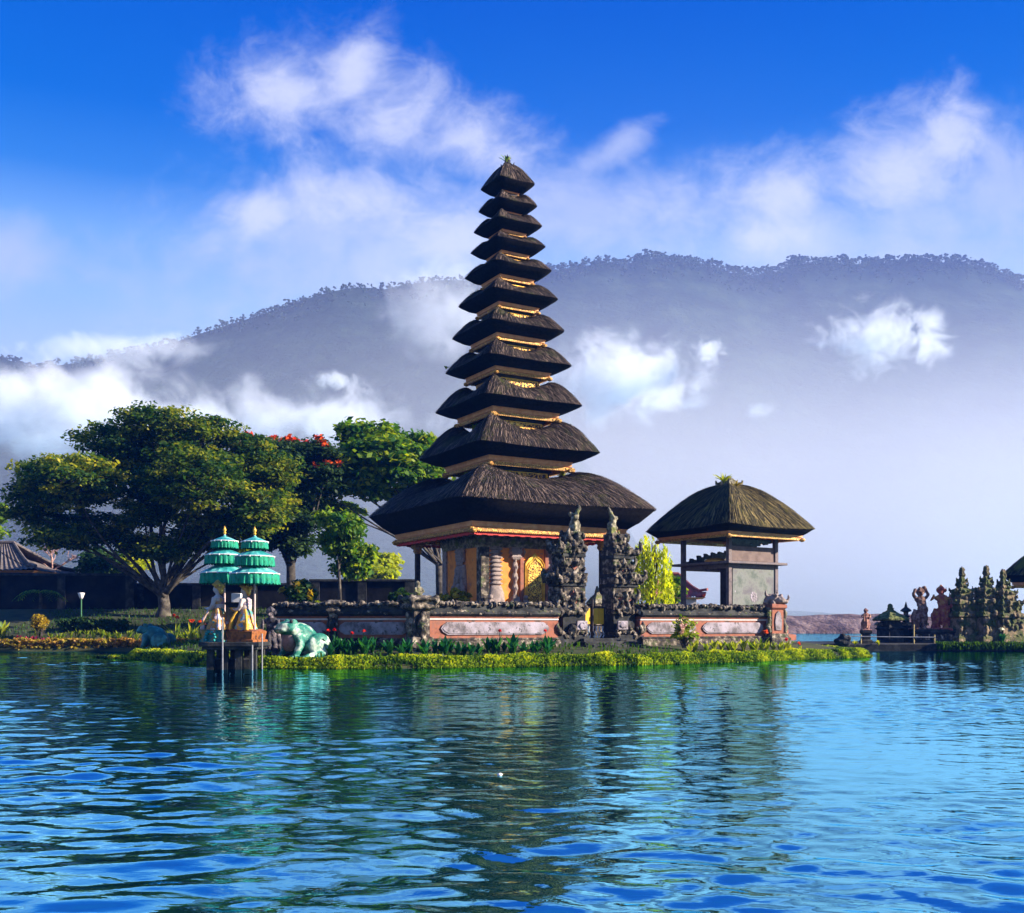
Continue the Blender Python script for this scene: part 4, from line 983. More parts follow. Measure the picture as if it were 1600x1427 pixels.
# ------------------------------------------------------------------ figures
def frog(loc, rz, s, label, skin, belly, seed):
    t = thing('frog_statue', loc, label, 'frog statue', rz); t.scale = (s, s, s)
    b = MB(); ry = Matrix.Rotation(R(38), 3, 'Y')
    b.ball((.08, 0, .50), (.58, .40, .40), 18, 12, rot=ry)                        # trunk, raised at the front (-x)
    b.ball((-.36, 0, .80), (.32, .36, .20), 16, 10, rot=Matrix.Rotation(R(12), 3, 'Y'))   # broad head
    b.ball((-.58, 0, .76), (.17, .27, .11), 12, 8)
    for k in (-1, 1):
        b.ball((-.30, k * .22, .97), (.11, .09, .10), 10, 8)
        b.ball((.36, k * .40, .36), (.36, .17, .32), 14, 10, rot=Matrix.Rotation(R(-18), 3, 'Y'))   # folded thigh
        b.tube([(.60, k * .46, .22), (.34, k * .54, .09), (.08, k * .56, .07), (-.12, k * .62, .05)], [.13, .10, .09, .07], 8)
        for q in (-.2, 0, .2): b.tube([(-.08, k * .60, .05), (-.30, k * (.62 + q * .6), .03)], [.055, .03], 6)
        b.tube([(-.22, k * .30, .62), (-.20, k * .42, .36), (-.32, k * .42, .10)], [.15, .12, .09], 8)
        for q in (-.2, 0, .2): b.tube([(-.32, k * .42, .07), (-.52, k * (.42 + q * .7), .03)], [.06, .032], 6)
    body = sculpt(b, 'body', skin, t, .028, .010, 9, it=4)
    bl = MB(); bl.ball((-.30, 0, .50), (.22, .27, .34), 14, 10, rot=Matrix.Rotation(R(14), 3, 'Y')); bl.build('belly', belly, t, True)
    for k in (-1, 1): 
        e = MB(); e.ball((-.375, k * .235, .985), (.055, .06, .06), 9, 7); e.build('eye', M['stone_dark'], t, True)
    m = MB(); m.tube([(-.66, -.22, .77), (-.74, -.1, .765), (-.76, 0, .765), (-.74, .1, .765), (-.66, .22, .77)], .014, 5); m.build('mouth_line', M['stone_dark'], t)
    return t
def frogskin(name, c1, c2, c3, th):
    m, g = newmat(name); tc = g.n('ShaderNodeTexCoord').outputs['Object']
    n = g.noise(tc, 2.6, 4.0, .6)
    c = g.ramp(n, [(.36, c1), (.50, c2), (.60, c3)])
    b = g.n('ShaderNodeBump', {'Strength': .35, 'Distance': .02, 'Height': g.noise(tc, 26, 3.0)})
    finish(g, g.n('ShaderNodeBsdfPrincipled', {'Base Color': c, 'Roughness': .6, 'Normal': b.outputs[0]}).outputs[0]); return m
fx, fd = WX(468, 28.7), 28.7
frog((fx + .02, fd, .27), R(38), 1.02, 'large painted green and white frog statue with sunlit pale patches crouching on the island edge', frogskin('frog_paint_lit', (.004, .075, .06), (.015, .20, .13), (.50, .60, .48), .5), mottled('frog_belly', [(.16, .09, .08), (.34, .24, .22)], 5, .6, .3, 16), 1)  # pale patches put sunlit highlights into the skin colour
frog((WX(242, 40.2), 40.2, gz(WX(242, 40.2), 40.2) - .05), R(-6), .98, 'dark teal frog statue sitting by the left garden bank', frogskin('dark_frog_paint', (.006, .07, .06), (.02, .13, .11), (.06, .26, .22), .5), mottled('dark_belly', [(.05, .10, .09), (.12, .2, .17)], 5, .6, .3, 16), 2)

def stone_figure(name, label, loc, h, mat, rz=0, pose='guard', seed=1, ped=None, parent_cat='statue'):
    """standing carved figure of height h, one fused skin; optional pedestal height"""
    t = thing(name, loc, label, parent_cat, rz); r = random.Random(seed); k = h / 1.75; b = MB(); z0 = ped or 0
    P = lambda x, y, z: (x * k, y * k, z0 + z * k)
    sway = {'guard': 0, 'dance': .10, 'raise': .12}[pose]
    b.tube([P(-.14, 0, .02), P(-.17, -.04, .42), P(-.10 + sway, 0, .82)], [.12 * k, .11 * k, .15 * k], 8)
    b.tube([P(.16, 0, .02), P(.15, -.03, .42), P(.09 + sway, 0, .82)], [.12 * k, .11 * k, .15 * k], 8)
    b.ball(P(sway, 0, .88), (.25 * k, .19 * k, .18 * k), 12, 8); b.ball(P(sway * .5, 0, 1.10), (.22 * k, .17 * k, .22 * k), 12, 8); b.ball(P(0, 0, 1.30), (.27 * k, .17 * k, .16 * k), 12, 8)
    b.tube([P(0, 0, 1.35), P(0, 0, 1.50)], [.09 * k, .08 * k], 8); b.ball(P(-.02, -.02, 1.57), (.13 * k, .14 * k, .15 * k), 12, 8)
    b.ball(P(-.02, -.15, 1.54), (.035 * k, .04 * k, .04 * k), 6, 5)
    b.stack([(.15 * k, .15 * k, 0), (.13 * k, .13 * k, .06 * k), (.09 * k, .09 * k, .13 * k), (.02 * k, .02 * k, .22 * k)], P(-.02, 0, 1.64)); 
    for s_ in (-1, 1): b.tube([P(s_ * .13, 0, 1.55), P(s_ * .19, 0, 1.64), P(s_ * .17, 0, 1.74)], [.05 * k, .045 * k, .015 * k], 6)
    if pose == 'guard':
        b.tube([P(-.27, 0, 1.34), P(-.38, -.06, 1.12), P(-.24, -.2, 1.0)], [.085 * k, .075 * k, .06 * k], 7); b.tube([P(.27, 0, 1.34), P(.37, -.06, 1.12), P(.2, -.2, 1.05)], [.085 * k, .075 * k, .06 * k], 7)
        b.tube([P(-.24, -.24, .7), P(-.22, -.24, 1.35)], [.06 * k, .05 * k], 7)
    elif pose == 'raise':
        b.tube([P(-.25, 0, 1.36), P(-.36, -.04, 1.54), P(-.26, -.04, 1.78)], [.085 * k, .07 * k, .06 * k], 7); b.tube([P(.25, 0, 1.36), P(.38, 0, 1.52), P(.22, 0, 1.80)], [.085 * k, .07 * k, .07 * k], 7); b.ball(P(.18, 0, 1.82), (.1 * k, .08 * k, .1 * k), 8, 6)
    else:
        b.tube([P(-.26, 0, 1.34), P(-.40, -.08, 1.20), P(-.30, -.12, 1.44)], [.085 * k, .07 * k, .05 * k], 7); b.tube([P(.26, 0, 1.34), P(.42, 0, 1.12), P(.36, -.06, .88)], [.085 * k, .07 * k, .06 * k], 7)
    b.tube([P(-.22, .04, .86), P(-.33, .06, .55), P(-.28, .05, .2), P(-.34, 0, .02)], [.08 * k, .10 * k, .09 * k, .11 * k], 7)      # cloth ends
    b.tube([P(.24, .04, .86), P(.32, .06, .5), P(.27, .05, .15)], [.08 * k, .09 * k, .08 * k], 7); b.tube([P(0, -.14, .85), P(.02, -.19, .5), P(0, -.16, .15)], [.07 * k, .08 * k, .06 * k], 7)
    for i_ in range(7): b.ball(P(r.uniform(-.26, .26), r.uniform(-.16, .1), r.uniform(.2, 1.4)), (.07 * k,) * 3, 7, 5)
    b.stack([(.40 * k, .34 * k, -.06 * k), (.40 * k, .34 * k, .04 * k)], (0, 0, z0))
    sculpt(b, 'figure', mat, t, .026 * max(.8, k), .022 * k, 10)
    if ped:
        p = MB(); p.stack([(.42 * k, .42 * k, -.3), (.42 * k, .42 * k, ped * .22), (.30 * k, .30 * k, ped * .30), (.30 * k, .30 * k, ped * .68), (.40 * k, .40 * k, ped * .78), (.40 * k, .40 * k, ped - .05 * k)]); p.build('pedestal', M['stone_dark'], t)
    return t
stone_figure('guardian_statue', 'dark grey guardian statue in pinkish light standing just left of the painted frog', (WX(424, 29.6), 29.6, .30), 1.35, mottled('pink_lit_stone', [(.03, .03, .035), (.09, .08, .09), (.36, .28, .28)], 4, .9, .8, 20, stops=[.40, .52, .66], bdist=.03), R(-20), 'guard', 4)  # pale pink tones put pinkish light into the stone colour

M['palepole'] = mottled('grey_pole', [(.16, .17, .19), (.34, .34, .36)], 4, .6)
# two painted women under parasols on a piled platform
PD = 27.6
t = thing('platform', (WX(366, PD), PD, 0), 'dark timber and stone platform on piles in the lake', 'platform', 0)
w_ = 92 / F * PD; zt = WZ(1003, PD)
d_ = MB(); d_.bev((0, .1, zt - .06), (w_, 1.3, .12), .015); d_.bev((0, .1, zt - .16), (w_ * .92, 1.15, .08), .01); d_.build('deck', M['stone_dark'], t)
for x in (-.56, -.18, .20, .58):
    for y in (-.35, .55): MB().stack([(.10, .10, -.8), (.085, .085, zt - .20)], (x, y + .1, 0)).build('pile', M['stone_dark'], t)
d_ = MB(); d_.bev((-.1, .25, .12), (1.2, .7, .3), .02); d_.build('lower_beam', M['stone_dark'], t)
for x, z1_, y in ((-.14, WZ(965, PD), -.62), (.64, WZ(1007, PD), -.60), (.80, WZ(990, PD), -.2)):
    tag(MB().tube([(0, 0, -.5), (0, 0, z1_)], .020, 8).build('pale_pole', M['palepole'], loc=(WX(366, PD) + x, PD + y, 0)), {-.14: 'tall pale pole between the two painted women statues', .64: 'short white pole in front of the platform right end', .80: 'greenish white pole just right of the platform'}[x], 'pole')
SK = mottled('white_skin_paint', [(.46, .38, .34), (.60, .52, .47)], 4, .5, .1, 14)
HAIRGOLD = mottled('gilded_headdress', [(.30, .13, .02), (.72, .40, .06)], 9, .4, .4, 22, metal=.3)
def woman(px, y_top, y_base, label, sar1, sar2, bust, seat, seatmat, seed):
    d = PD; t = thing('woman_statue', (WX(px, d), d + .05, zt), label, 'statue', R(-15)); H = (WZ(y_top, d) - zt); k = H / 1.62; 
    P = lambda x, y, z: (x * k, y * k, z * k)
    b = MB()                                            # facing -x
    b.ball(P(0, 0, .92), (.14 * k, .17 * k, .16 * k), 12, 8); b.ball(P(-.02, 0, 1.10), (.13 * k, .18 * k, .13 * k), 12, 8)
    for s_ in (-1, 1):
        b.tube([P(-.01, s_ * .19, 1.15), P(-.03, s_ * .25, .96), P(-.10, s_ * .23, .87), P(-.27, s_ * .12, .86)], [.066 * k, .056 * k, .05 * k, .04 * k], 8)
        b.ball(P(-.09, s_ * .08, 1.08), (.07 * k, .07 * k, .07 * k), 9, 7)
        for f_ in range(4): b.tube([P(-.27, s_ * .12, .86), P(-.35, s_ * (.07 + .025 * f_), .865 + .012 * f_)], [.022 * k, .014 * k], 5)
        b.tube([P(-.26, s_ * .10, .87), P(-.31, s_ * .04, .90)], [.02 * k, .013 * k], 5)
    b.tube([P(-.02, 0, 1.18), P(-.03, 0, 1.30)], [.065 * k, .055 * k], 8); b.ball(P(-.05, 0, 1.37), (.105 * k, .085 * k, .115 * k), 14, 10)
    b.ball(P(-.155, 0, 1.36), (.022 * k, .018 * k, .03 * k), 7, 5)
    for s_ in (-1, 1): b.ball(P(-.03, s_ * .085, 1.36), (.03 * k, .015 * k, .04 * k), 7, 5)
    sculpt(b, 'body', SK, t, .016, .003, 12)
    for s_ in (-1, 1):
        e = MB(); e.ball(P(-.142, s_ * .037, 1.395), (.012 * k, .018 * k, .009 * k), 7, 5); e.build('eye', M['stone_dark'], t)
    e = MB(); e.ball(P(-.15, 0, 1.315), (.012 * k, .026 * k, .009 * k), 7, 5); e.build('mouth', M['red'], t)
    h = MB(); h.ball(P(-.01, 0, 1.43), (.115 * k, .105 * k, .10 * k), 12, 8); h.ball(P(.07, 0, 1.36), (.07 * k, .09 * k, .13 * k), 10, 8)
    h.stack([(.10 * k, .09 * k, 0), (.12 * k, .11 * k, .03 * k), (.07 * k, .07 * k, .08 * k), (.02 * k, .02 * k, .15 * k)], P(-.03, 0, 1.47))
    for a in range(6): q = a * math.pi / 3; h.ball(P(-.02 + .12 * math.cos(q), .11 * math.sin(q), 1.48), (.03 * k,) * 3, 7, 5)
    h.tube([P(.05, 0, 1.46), P(.14, 0, 1.48), P(.18, 0, 1.41)], [.05 * k, .045 * k, .02 * k], 7); sculpt(h, 'headdress', HAIRGOLD, t, .014, .004, 16)
    bu = MB(); bu.ball(P(-.012, 0, 1.02), (.145 * k, .165 * k, .12 * k), 14, 8); bu.ball(P(.03, 0, 1.10), (.105 * k, .12 * k, .10 * k), 12, 8); bu.build('bodice', bust, t, True)
    sa = MB(); sa.lathe([(.38 * k, 0), (.365 * k, .06 * k), (.30 * k, .26 * k), (.23 * k, .44 * k), (.20 * k, .56 * k), (.16 * k, .66 * k), (.125 * k, .74 * k)], 22, (0, 0, .20 * k), sx=.86, sy=1.0)
    sa.ball(P(-.04, 0, .70), (.16 * k, .19 * k, .14 * k), 12, 8); sculpt(sa, 'sarong', sar1, t, .022, .02, 6)
    sh_ = MB(); sh_.tube([P(-.16, -.18, .86), P(-.30, -.22, .60), P(-.36, -.2, .34), P(-.42, -.1, .22)], [.03 * k, .05 * k, .06 * k, .05 * k], 8); sh_.tube([P(.10, -.22, .88), P(.18, -.30, .60), P(.20, -.34, .30)], [.03 * k, .05 * k, .06 * k], 8); sculpt(sh_, 'sash', sar2, t, .018, .012, 9)
    bo = MB(); bo.lathe([(.03, 0), (.09, .03), (.135, .09), (.14, .10), (.12, .10), (.08, .06), (.02, .05)], 14, P(-.36, 0, .82)); bo.build('offering_bowl', M['gold'], t, True)
    st = MB(); st.stack(seat); so = st.build('throne', seatmat, t)
    if seed == 1:
        e = MB(); 
        for a in range(10): q = a * .628; e.ball((.14 * math.cos(q) - .02, -.385, .14 * math.sin(q) + .13), .038, 7, 5)
        e.build('rosette', mottled('turquoise_paint', [(.0, .20, .20), (.03, .34, .32)], 6, .5), so)
    return t
def multi(name, cols, sc_=5): return mottled(name, cols, sc_, .55, .3, 16, stops=[.40 + .20 * i / (len(cols) - 1) for i in range(len(cols))])
woman(341, 906, 1000, 'painted woman statue on a turquoise throne under the left parasol', multi('sarong_a', [(.0, .17, .18), (.62, .28, .03), (.30, .12, .03), (.66, .56, .60)]), multi('sash_a', [(.62, .55, .72), (.60, .32, .05)]), multi('bodice_a', [(.14, .10, .30), (.55, .30, .05)]), [(.36, .36, 0), (.36, .36, .05), (.30, .36, .07), (.30, .36, .30), (.36, .38, .33)], multi('throne_paint', [(.0, .10, .11), (.01, .18, .18), (.3, .2, .04)]), 1)
woman(384, 909, 1000, 'painted woman statue in a golden flowered sarong under the right parasol', multi('sarong_b', [(.50, .24, .02), (.64, .36, .04), (.06, .16, .42), (.10, .34, .16)], 7), multi('sash_b', [(.60, .30, .03), (.70, .42, .05)]), multi('bodice_b', [(.58, .32, .06), (.20, .22, .45), (.7, .45, .08)], 8), [(.42, .40, 0), (.42, .40, .05), (.36, .36, .08), (.40, .40, .28), (.30, .30, .34)], multi('brown_cloth', [(.16, .05, .015), (.32, .11, .03), (.10, .04, .02)]), 2)
bx = MB(); bx.bev((0, 0, .13), (.25, .2, .26), .015); tag(bx.build('white_box', M['white'], loc=(WX(370, 28.35), 28.35, WZ(942, 28.35))), 'white box held up between the two painted women', 'box')
tag(MB().stack([(.30, .2, 0), (.26, .18, .05), (.26, .18, 1.0), (.32, .22, 1.08)]).build('box_stand', M['stone_dark'], loc=(WX(370, 28.35), 28.35, zt - .004)), 'dark stand carrying the white box behind the women statues', 'stand')
TEAL = mottled('parasol_cloth', [(.015, .20, .20), (.04, .34, .32), (.22, .58, .52)], 3, .35, .1, 12)
FRNG = mottled('parasol_fringe', [(.0, .13, .075), (.005, .27, .14), (.0, .20, .15)], 7, .7, .4, 30)
def parasol(px, d, y_fin, tiers, label):
    t = thing('parasol', (WX(px, d), d, zt), label, 'parasol'); Z = lambda y: WZ(y, d) - zt
    MB().tube([(0, 0, 0), (0, 0, Z(y_fin) - .15)], .024, 8).build('pole', mottled('pink_pole', [(.55, .40, .40), (.7, .55, .5)], 4, .5), t)
    f = MB(); f.lathe([(.02, 0), (.05, .04), (.025, .08), (.055, .12), (.03, .18), (.005, .24)], 10, (0, 0, Z(y_fin) - .22)); f.build('finial', M['gold'], t, True)
    for rad, ya, yr, yf in tiers:
        n = 16; za, zr, zf_ = Z(ya), Z(yr), Z(yf); c = MB(); vs = [(0, 0, za)]; fs = []
        K = 5
        for k in range(1, K + 1):
            f = k / K
            for j in range(n * 2):
                a = math.pi * j / n; sc_ = 1 if j % 2 == 0 else 1 - .06 * f
                vs.append((rad * f * sc_ * math.cos(a), rad * f * sc_ * math.sin(a), za + (zr - za) * f ** 1.35))
        m2 = n * 2
        for j in range(m2): fs.append((0, 1 + j, 1 + (j + 1) % m2))
        for k in range(K - 1):
            for j in range(m2): a = 1 + k * m2 + j; b = 1 + k * m2 + (j + 1) % m2; fs.append((a, a + m2, b + m2, b))
        c.add(vs, fs); c.ball((0, 0, za), (.05, .05, .04), 8, 6); co = c.build('canopy', TEAL, t)
        fr = MB(); vs = []; fs = []; N = 72
        for k in range(4):
            for j in range(N):
                a = 2 * math.pi * j / N; w = 1 + .035 * math.sin(j * 2.1) * (k / 3 + .2)
                rr = rad * .955 * w * (1 + .03 * k / 3); vs.append((rr * math.cos(a), rr * math.sin(a), zr - .005 + (zf_ - zr) * k / 3 * (1 + .10 * (j % 2) + .05 * math.sin(j * 3.3))))
        for k in range(3):
            for j in range(N): a = k * N + j; b = k * N + (j + 1) % N; fs.append((a, b, b + N, a + N))
        fr.add(vs, fs); fr.build('fringe', FRNG, co)
        tr = MB(); pts = [(rad * .975 * math.cos(2 * math.pi * j / 24), rad * .975 * math.sin(2 * math.pi * j / 24), zr) for j in range(25)]; tr.tube(pts, .014, 5)
        for j in range(12): a = 2 * math.pi * j / 12; tr.ball((rad * .985 * math.cos(a), rad * .985 * math.sin(a), zr - .01), .025, 6, 5)
        tr.build('edge_trim', M['white'], co)
        rb = MB()
        for j in range(8): a = 2 * math.pi * j / 8; rb.tube([(.03 * math.cos(a), .03 * math.sin(a), zr + .02), (rad * .9 * math.cos(a), rad * .9 * math.sin(a), zr + .012)], .009, 4)
        rb.build('ribs', M['wood'], co)
    return t
s_ = PD / F
parasol(398, 27.5, 824, [(39 * s_, 880, 897, 912), (31 * s_, 858, 870, 884), (21 * s_, 839, 847, 857)], 'front right three tiered teal parasol with emerald fringes')
parasol(351, 28.75, 823, [(38 * s_ * 1.04, 879, 896, 911), (31 * s_ * 1.04, 857, 868, 881), (21 * s_ * 1.04, 838, 846, 856)], 'left three tiered teal parasol, half hidden by the other one')

# ------------------------------------------------------------------ right hand cluster on the causeway
RD = 48.0
def candi(px, y_top, half_w, label, seed, lean=0):
    d = RD; z0 = .25; H = WZ(y_top, d) - z0; w = half_w / F * d; r = random.Random(seed)
    t = thing('spired_shrine', (WX(px, d), d, z0), label, 'shrine', R(20))
    b = MB(); prof = [(0, 1.0), (.10, 1.0), (.12, .84), (.34, .84), (.36, 1.02), (.40, 1.02), (.42, .74), (.50, .74), (.52, .86), (.56, .80), (.58, .56), (.65, .54), (.67, .62), (.70, .56), (.72, .30), (.78, .22), (.80, .27), (.83, .16), (.90, .10), (.96, .07), (1.0, .02)]
    b.stack([(w * p, w * p * .8, H * f, lean * w * f, 0) for f, p in prof]); b.build('tower_core', M['candi'], t)
    c = MB()
    for f, p in ((.38, 1.05), (.46, .8), (.54, .92), (.61, .64), (.685, .66), (.75, .32), (.81, .28), (.88, .12), (.94, .08)):
        n = 12
        for j in range(n):
            a = 2 * math.pi * j / n + r.random() * .4; rr = w * (.09 + .08 * r.random()) * (.35 + .6 * p)
            c.ball((w * p * math.cos(a) * 1.02 + lean * w * f, w * p * .85 * math.sin(a), H * f + r.uniform(-.06, .08) * w), (rr, rr, rr * 1.4), 8, 6, amp=.5, fr=3)
        for a in (.78, 2.36, 3.93, 5.5):
            x, y = w * p * 1.1 * math.cos(a), w * p * .9 * math.sin(a); c.tube([(x * .8 + lean * w * f, y * .8, H * f), (x * 1.18 + lean * w * f, y * 1.18, H * f + .05 * w), (x * 1.22 + lean * w * f, y * 1.22, H * f + .28 * w)], [.10 * w, .10 * w, .02], 6)
    for j in range(14): c.ball((r.uniform(-1, 1) * w * .85, -w * .72, H * r.uniform(.05, .36)), (w * .14, w * .10, w * .2), 8, 6, amp=.5)
    sculpt(c, 'stone_carving', M['candi'], t, .032, .035, 8)
    return t
M['candi'] = mottled('weathered_shrine_stone', [(.03, .034, .018), (.11, .095, .045), (.27, .19, .11), (.42, .30, .20)], 3.0, .9, .8, 16, stops=[.34, .47, .58, .70], moss=((.06, .085, .015), 1.9, .46, .85), bdist=.04)
candi(1503, 885, 23, 'spired mossy stone shrine, leftmost and slimmest of the three on the causeway', 21)
candi(1541, 883, 25, 'spired stone shrine in the middle of the three, broad and tallest', 22)
candi(1572, 889, 25, 'spired stone shrine nearest the right edge with its spire off centre', 23, -.28)
stone_figure('dancing_statue', 'pale weathered statue with raised arms on the causeway wall', (WX(1438, RD), RD, WZ(983, RD)), WZ(921, RD) - WZ(983, RD), mottled('rosy_weathered', [(.05, .025, .015), (.18, .09, .06), (.36, .24, .20)], 5, .85, .6, 18), R(10), 'raise', 6)
stone_figure('dancing_statue', 'reddish robed statue standing left of the spired shrines', (WX(1471, RD), RD, WZ(983, RD)), WZ(918, RD) - WZ(983, RD), mottled('red_weathered', [(.16, .03, .03), (.34, .08, .06), (.42, .22, .06)], 4, .85, .5, 18), R(-14), 'dance', 7)
stone_figure('guardian_statue', 'squat dark guardian statue alone at the causeway left end', (WX(1353, 46.4), 46.4, .34), WZ(952, 46.4) - .34 - .62, M['redstone'], R(0), 'guard', 8, ped=.62)
# walls below the statues
t = thing('causeway_wall', (WX(1416, RD), RD + .5, .2), 'dark stone wall carrying the mossy roofed shrine and lantern', 'wall', 0)
L = 70 / F * RD
MB().bev((0, .1, .45), (L, .7, 1.0), .02).build('wall_body', M['stone_dark'], t)
c = MB(); c.stack([(L / 2 + .08, .45, .95), (L / 2 + .08, .45, 1.05), (L / 2, .36, 1.12)], (0, .1, 0)); c.build('coping', M['stone'], t)
t = thing('statue_plinth', (WX(1456, RD), RD, .2), 'dark stone plinth block under the two dancing statues', 'plinth', 0); L = 64 / F * RD
b = MB(); b.stack([(L / 2, .42, 0), (L / 2, .42, .2), (L / 2 - .06, .36, .24), (L / 2 - .06, .36, WZ(986, RD) - .32), (L / 2 + .03, .44, WZ(985, RD) - .28), (L / 2 + .03, .44, WZ(983, RD) - .21)]); b.build('block', M['stone_dark'], t)
c = MB()
for i_ in range(5): c.bev((-L / 2 + L * (i_ + .5) / 5, -.375, .42), (L / 5 * .7, .03, .26), .01)
c.build('relief_panel', M['stone'], t)
t = thing('causeway_wall', (WX(1600, RD + 1.2), RD + 1.2, .2), 'dark stone wall behind the spired shrines at the right edge', 'wall', 0)
MB().bev((0, 0, .55), (3.6, .5, 1.2), .02).build('wall_body', M['stone_dark'], t); MB().bev((0, 0, 1.20), (3.7, .62, .10), .02).build('coping', M['stone'], t)
# little shrine with a mossy stone roof
t = thing('roofed_shrine', (WX(1395, RD), RD + .3, .3), 'small shrine with a wide green mossy stone roof on the causeway', 'shrine', R(20)); Z = lambda y: WZ(y, RD) - .3
MB().stack([(.42, .42, 0), (.42, .42, Z(985)), (.5, .5, Z(982)), (.36, .36, Z(979)), (.30, .30, Z(968))]).build('body', M['stone_dark'], t)
rm = MB(); rm.stack([(.58, .58, Z(970)), (.60, .60, Z(967)), (.40, .40, Z(961)), (.20, .20, Z(956)), (.10, .10, Z(953)), (.12, .12, Z(951)), (.06, .06, Z(949))]); rm.ball((0, 0, Z(947)), (.13, .13, .12), 9, 7)
sculpt(rm, 'mossy_roof', mottled('moss_roof', [(.03, .04, .015), (.10, .12, .03), (.22, .21, .08)], 5, .95, .8, 16), t, .03, .04, 6)
t = thing('stone_lantern', (WX(1420, RD), RD + .35, 1.3), 'thin dark stone lantern with a pointed flat cap beside the mossy roof', 'lantern', R(20)); Z = lambda y: WZ(y, RD) - 1.3
MB().lathe([(.16, -.02), (.16, .10), (.08, .14), (.08, Z(966)), (.20, Z(964)), (.16, Z(962)), (.10, Z(961)), (.12, Z(956))], 10).build('column', M['stone'], t)
MB().lathe([(.08, Z(957)), (.26, Z(955)), (.22, Z(952.5)), (.08, Z(949)), (.05, Z(945)), (.01, Z(940))], 10).build('cap', M['stone_dark'], t)
# rail, boulder
t = thing('white_rail', (WX(1392, 46.0), 46.0, .3), 'low white horizontal rail on a bamboo post along the causeway', 'railing'); L = 140 / F * 46
b = MB(); b.tube([(-L / 2, 0, WZ(994.5, 46) - .3), (0, 0, WZ(995.5, 46) - .3), (L / 2, 0, WZ(996, 46) - .3)], .022, 8); b.build('rail', M['palepole'], t)
for x in (-.33, .26, .49):
    MB().tube([(x * L, .03, 0), (x * L, .03, WZ(992 if x != .26 else 976, 46) - .3)], .03, 8).build('post', M['bamboo'], t)
b = MB(); b.ball((0, 0, .18), (.38, .3, .26), 14, 10, amp=.4, fr=1.6); tag(sculpt(b, 'boulder', M['stone_dark'], None, .03, .04, 5, loc=(WX(1318, 45.7), 45.7, .30)), 'low dark boulder at the left end of the causeway', 'boulder')

# thatched pavilion reaching in at the right edge, roof behind the pavilion, tiled roof at the left
t = thing('thatched_pavilion', (WX(1688, 50), 50.5, .2), 'thatched pavilion whose roof tip reaches in at the right edge', 'pavilion', R(30)); Z = lambda y: WZ(y, 50.5) - .2
o = roof_mesh('thatch_roof', t, 2.45, .15, Z(897), 1.9, 2.0, Z(910), [M['thatch_moss'], M['cut'], M['straw_moss']], 99, hump=.07, straw=1600, slen=.4, apex=True); eave(o, 2.0, Z(918), Z(909))
for a, b in ((-1, -1), (1, -1), (1, 1), (-1, 1)): MB().stack([(.09, .09, 0), (.09, .09, Z(912))], (a * 1.5, b * 1.5, 0)).build('post', M['wood'], t)
def tiled_roof(name, label, loc, rz, hx, hy, z0, z1, ridge, mat, flare=0.0, walls=None):
    t = thing(name, loc, label, 'building', rz)
    n = 26; vs = []; fs = []; mb = MB()
    for k in range(4):
        wx, wy = (hx, hy) if k % 2 == 0 else (hy, hx); rx = ridge if k % 2 == 0 else 0.02; a = k * math.pi / 2
        g0 = len(mb.v); rows = 9
        vv = []
        for i in range(rows):
            f = i / (rows - 1)
            for j in range(n * 4 + 1):
                s = -1 + 2 * j / (n * 4); w = wx + (rx - wx) * f; x = s * w; y = -wy * (1 - f)
                z = z0 + (z1 - z0) * f ** (1.25) + .035 * math.cos(j * math.pi / 2) + flare * abs(s) ** 6 * (1 - f) ** 4 + .02 * (i % 2)
                vv.append(rotz((x, y, z), a))
        m_ = n * 4 + 1; ff = []
        for i in range(rows - 1):
            for j in range(m_ - 1): q = i * m_ + j; ff.append((q, q + 1, q + m_ + 1, q + m_))
        mb.add(vv, ff)
    ro = mb.build('roof', mat, t)
    rc = MB()
    for a, b in ((-1, -1), (1, -1), (1, 1), (-1, 1)):
        pts = [(a * hx * (1 - f) + a * ridge * f, b * hy * (1 - f), z0 + .06 + (z1 - z0) * f ** 1.25 + flare * (1 - f) ** 4) for f in (0, .25, .5, .75, 1)]
        pts[0] = (pts[0][0] * 1.03, pts[0][1] * 1.03, pts[0][2] + flare * .5); rc.tube(pts, [.10, .09, .085, .085, .09], 7)
    rc.tube([(-ridge, 0, z1 + .06), (ridge, 0, z1 + .06)], .10, 7); rc.build('ridge_cap', mat, ro)
    ev = MB(); ev.stack([(hx - .2, hy - .2, z0 - .14), (hx - .02, hy - .02, z0 - .02)]); ev.build('eave_board', M['board'], t)
    MB().stack([(hx * .72, hy * .72, 0), (hx * .72, hy * .72, z0 - .10)]).build('wall', M['plaster'] if walls is None else walls, t)
    return t
d = 63; tiled_roof('tiled_house', 'house with a grey tiled hip roof behind the wall at the left edge', (WX(-38, d), d + 1.5, 1.3), R(0), 4.4, 3.2, WZ(893, d) - 1.3, WZ(846, d) - 1.3, 1.6, M['tile'], .12, M['blackwall'])
d = 70; tiled_roof('red_roofed_house', 'distant house with an upcurved red tile roof seen through the pavilion', (WX(1054, d), d + 1.5, .4), R(0), 2.1, 1.9, WZ(933, d) - .4, WZ(896, d) - .4, .5, M['redtile'], .30, M['whiteband'])

